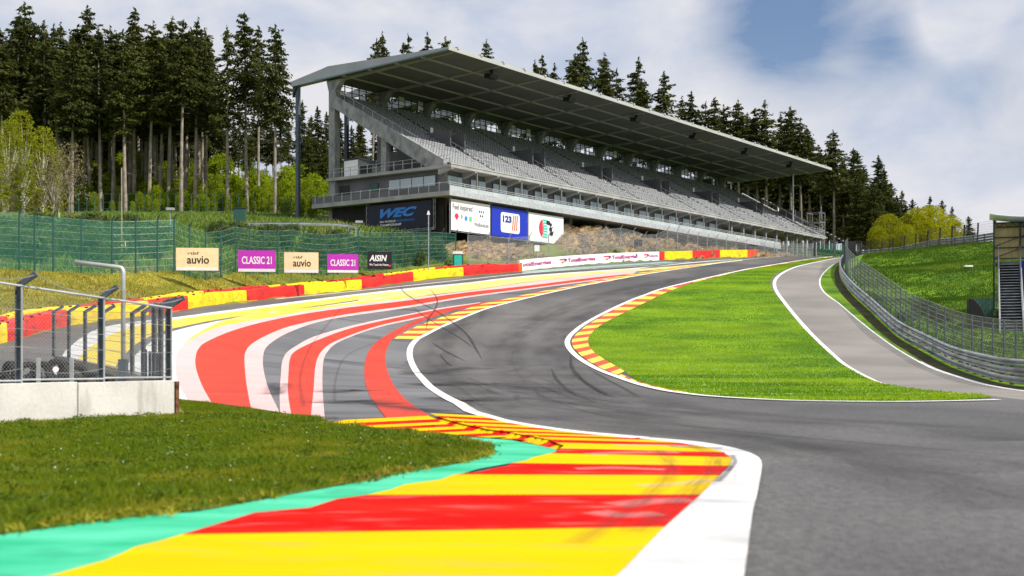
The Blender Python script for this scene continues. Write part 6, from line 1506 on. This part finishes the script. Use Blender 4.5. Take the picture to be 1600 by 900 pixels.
# ragged edge: dead straw and soil where turf meets the green paint
ex = []; 
for a_, b_ in zip(gpx[:-1], gpx[1:]):
    l_ = math.hypot(b_[0] - a_[0], b_[1] - a_[1])
    for q_ in range(int(l_ * 260)):
        t_ = rng.random(); x_ = a_[0] + (b_[0] - a_[0]) * t_; y_ = a_[1] + (b_[1] - a_[1]) * t_
        if mn.noise((x_ * .9, y_ * .9, 3.3)) + .25 * mn.noise((x_ * 6, y_ * 6, 1)) > -.02: ex.append((x_ + rng.gauss(-.06, .09), y_ + rng.gauss(.03, .09), .055 + rng.random() * .03))
V, F = quads(np.array(ex), .028, nrg, elong=2.2); tag(npmesh('straw_edge', V, F, M['bankg']), kind='stuff')
# daisies on the lawn
n = 2600; tx = [p[0] for p in tongue]; ty = [p[1] for p in tongue]
X = nrg.uniform(min(tx), max(tx), n * 4); Y = nrg.normal(52, 12, n * 4).clip(40, 120); k = inside(X, Y, tongue); X = X[k][:n]; Y = Y[k][:n]
V, F = quads(np.stack([X, Y, G(X, Y) + .085], 1), .016, nrg, elong=1.0); tag(npmesh('daisies', V, F, M['petal']), kind='stuff')
X = nrg.uniform(-9, 0, 420); Y = nrg.uniform(12, 27, 420); k = inside(X, Y, isl_vis); V, F = quads(np.stack([X[k], Y[k], np.full(k.sum(), .115)], 1), .011, nrg, elong=1.0)
tag(npmesh('daisies', V, F, M['petal']), kind='stuff')
for o in lib.values():
    if not o['used']:
        for ch in list(o.children): bpy.data.objects.remove(ch)
        bpy.data.objects.remove(o)
for o in C.objects:
    if 'used' in o: del o['used']

# ================================================================ SMALL THINGS
def pole(name, label, cat, u, v0, v1, Y, r=.05, m='steel'):
    x, y, zt_ = world(u, v0, Y); z = g1(x, y); o = thing(name, label, cat, (x, y, z)); MB().tube([(0, 0, -.3), (0, 0, zt_ - z)], r, 8).build('pole', M[m], o); return o, zt_ - z
o, h = pole('utility_pole', 'tall thin grey pole rising from the left bank through the green fence, carrying a small white plate', 'pole', 190, 262, 430, 92, .055, 'bark')
o['label'] = 'tall thin weathered pole with a small white plate behind the left green fence'
MB().box(.02, .36, -.14, -.10, 1.2, 1.6).build('plate', M['ink_white'], o)
o, h = pole('lamp_post', 'slim grey post with white cap in front of the dark navy billboard', 'lamp post', 669.5, 334, 420, 121, .06); MB().prism([(-.16, h - .1), (.16, h - .1), (.05, h + .3), (-.05, h + .3)], 1, -.1, .1).build('cap', M['ink_white'], o)
for u, v, Y, lab in ((266, 328, 112, 'small floodlight on a short pole above the left green fence corner'), (561, 348, 126, 'small floodlight on a short pole beside the dark navy billboard')):
    o, h = pole('floodlight', lab, 'floodlight', u, v, v + 20, Y, .045); MB().box(-.38, .38, -.16, .16, h - .05, h + .20).build('lamp_head', M['steel_light'], o, bevel=.03)
o, h = pole('fence_plate', 'x', 'sign', 839, 383, 410, 136, .04); o['label'] = 'small white notice plate on a post before the rock, left of the advertising wall'; o.name = 'notice_plate'; MB().box(-.28, .28, -.08, -.04, h - .7, h).build('plate', M['ink_white'], o)
x, y, z = world(716, 412, 127); z = g1(x, y); o = thing('portable_toilet', 'green portable toilet with a pale roof at the end of the green fence', 'toilet', (x, y, z))
MB().box(-.52, .52, -.5, .5, 0, 1.45).build('cabin', M['green_post'], o, bevel=.03); MB().prism([(-.6, 1.453), (.6, 1.453), (.45, 1.75), (-.45, 1.75)], 1, -.56, .56).build('roof', M['ink_white'], o); MB().box(-.4, .4, -.53, -.503, .1, 1.35).build('door', M['ink_teal'], o)
x, y, z = world(375, 355, 127); o = thing('green_cabinet', 'dark green cabinet by the pale guardrail above the left bank', 'cabinet', (x, y, g1(x, y))); MB().box(-.6, .6, -.3, .3, -.3, 1.5).build('body', M['green_post'], o, bevel=.03); MB().box(-.65, .65, -.35, .35, 1.503, 1.58).build('lid', M['steel_dark'], o)
gp = [world(u, v, Y) for u, v, Y in ((381, 350, 121), (420, 349.5, 121.5), (470, 349.5, 122.5), (520, 350.5, 124), (545, 353, 125), (556, 355, 125))]
o = thing('guardrail', 'pale single guardrail on top of the bank left of the navy billboard', 'guardrail', gp[0]); b = Vector(gp[0])
wbeam([Vector(q) - b for q in gp], M['steel_light'], o, 1)
for q in gp: q = Vector(q) - b; MB().box(q.x - .06, q.x + .06, q.y + .02, q.y + .16, q.z - 1.6, q.z + .15).build('rail_post', M['steel'], o)
# dark green perimeter fences at the forest edge
for (nm, lab, pts, n_) in (('l', 'dark green wire fence along the foot of the left forest', ((110, 338, 150), (230, 338, 152), (330, 337, 153), (440, 338, 156), (505, 338, 160)), 34), ('r', 'dark green mesh fence before the wood beyond the far end of the grandstand', ((1236, 398, 212), (1275, 398, 222), (1330, 398, 235)), 18)):
    P_ = [world(*q)[:2] for q in pts]; o = thing('perimeter_fence', lab, 'fence', (*P_[0], g1(*P_[0]))); b = Vector(o.location); bt = []; tp = []
    for i in range(n_):
        p, d = along(P_, (plen(P_) - .01) * i / (n_ - 1)); q = zoff(p) - b; MB().bar(q - Vector((0, 0, .3)), q + Vector((0, 0, 2.6)), .09, .09).build('post', M['green_post'], o); bt.append(q); tp.append(q + Vector((0, 0, 2.6)))
    if nm == 'r': netting('netting', bt, tp, M['net_gd'], o)
    else: wires(bt, tp, (.3, .6, 1), .02, M['green_post'], o)
x, y = bl(36, -3.3); o = thing('loudspeaker_box', 'small dark box on a bracket in front of the rock face', 'box', (x, y, 15.6), BA); MB().box(-.55, .55, -.3, .3, 0, .9).build('body', M['black'], o, bevel=.05); MB().bar((0, 0, -3), (0, 0, 0), .08, .08).build('pole', M['steel'], o)
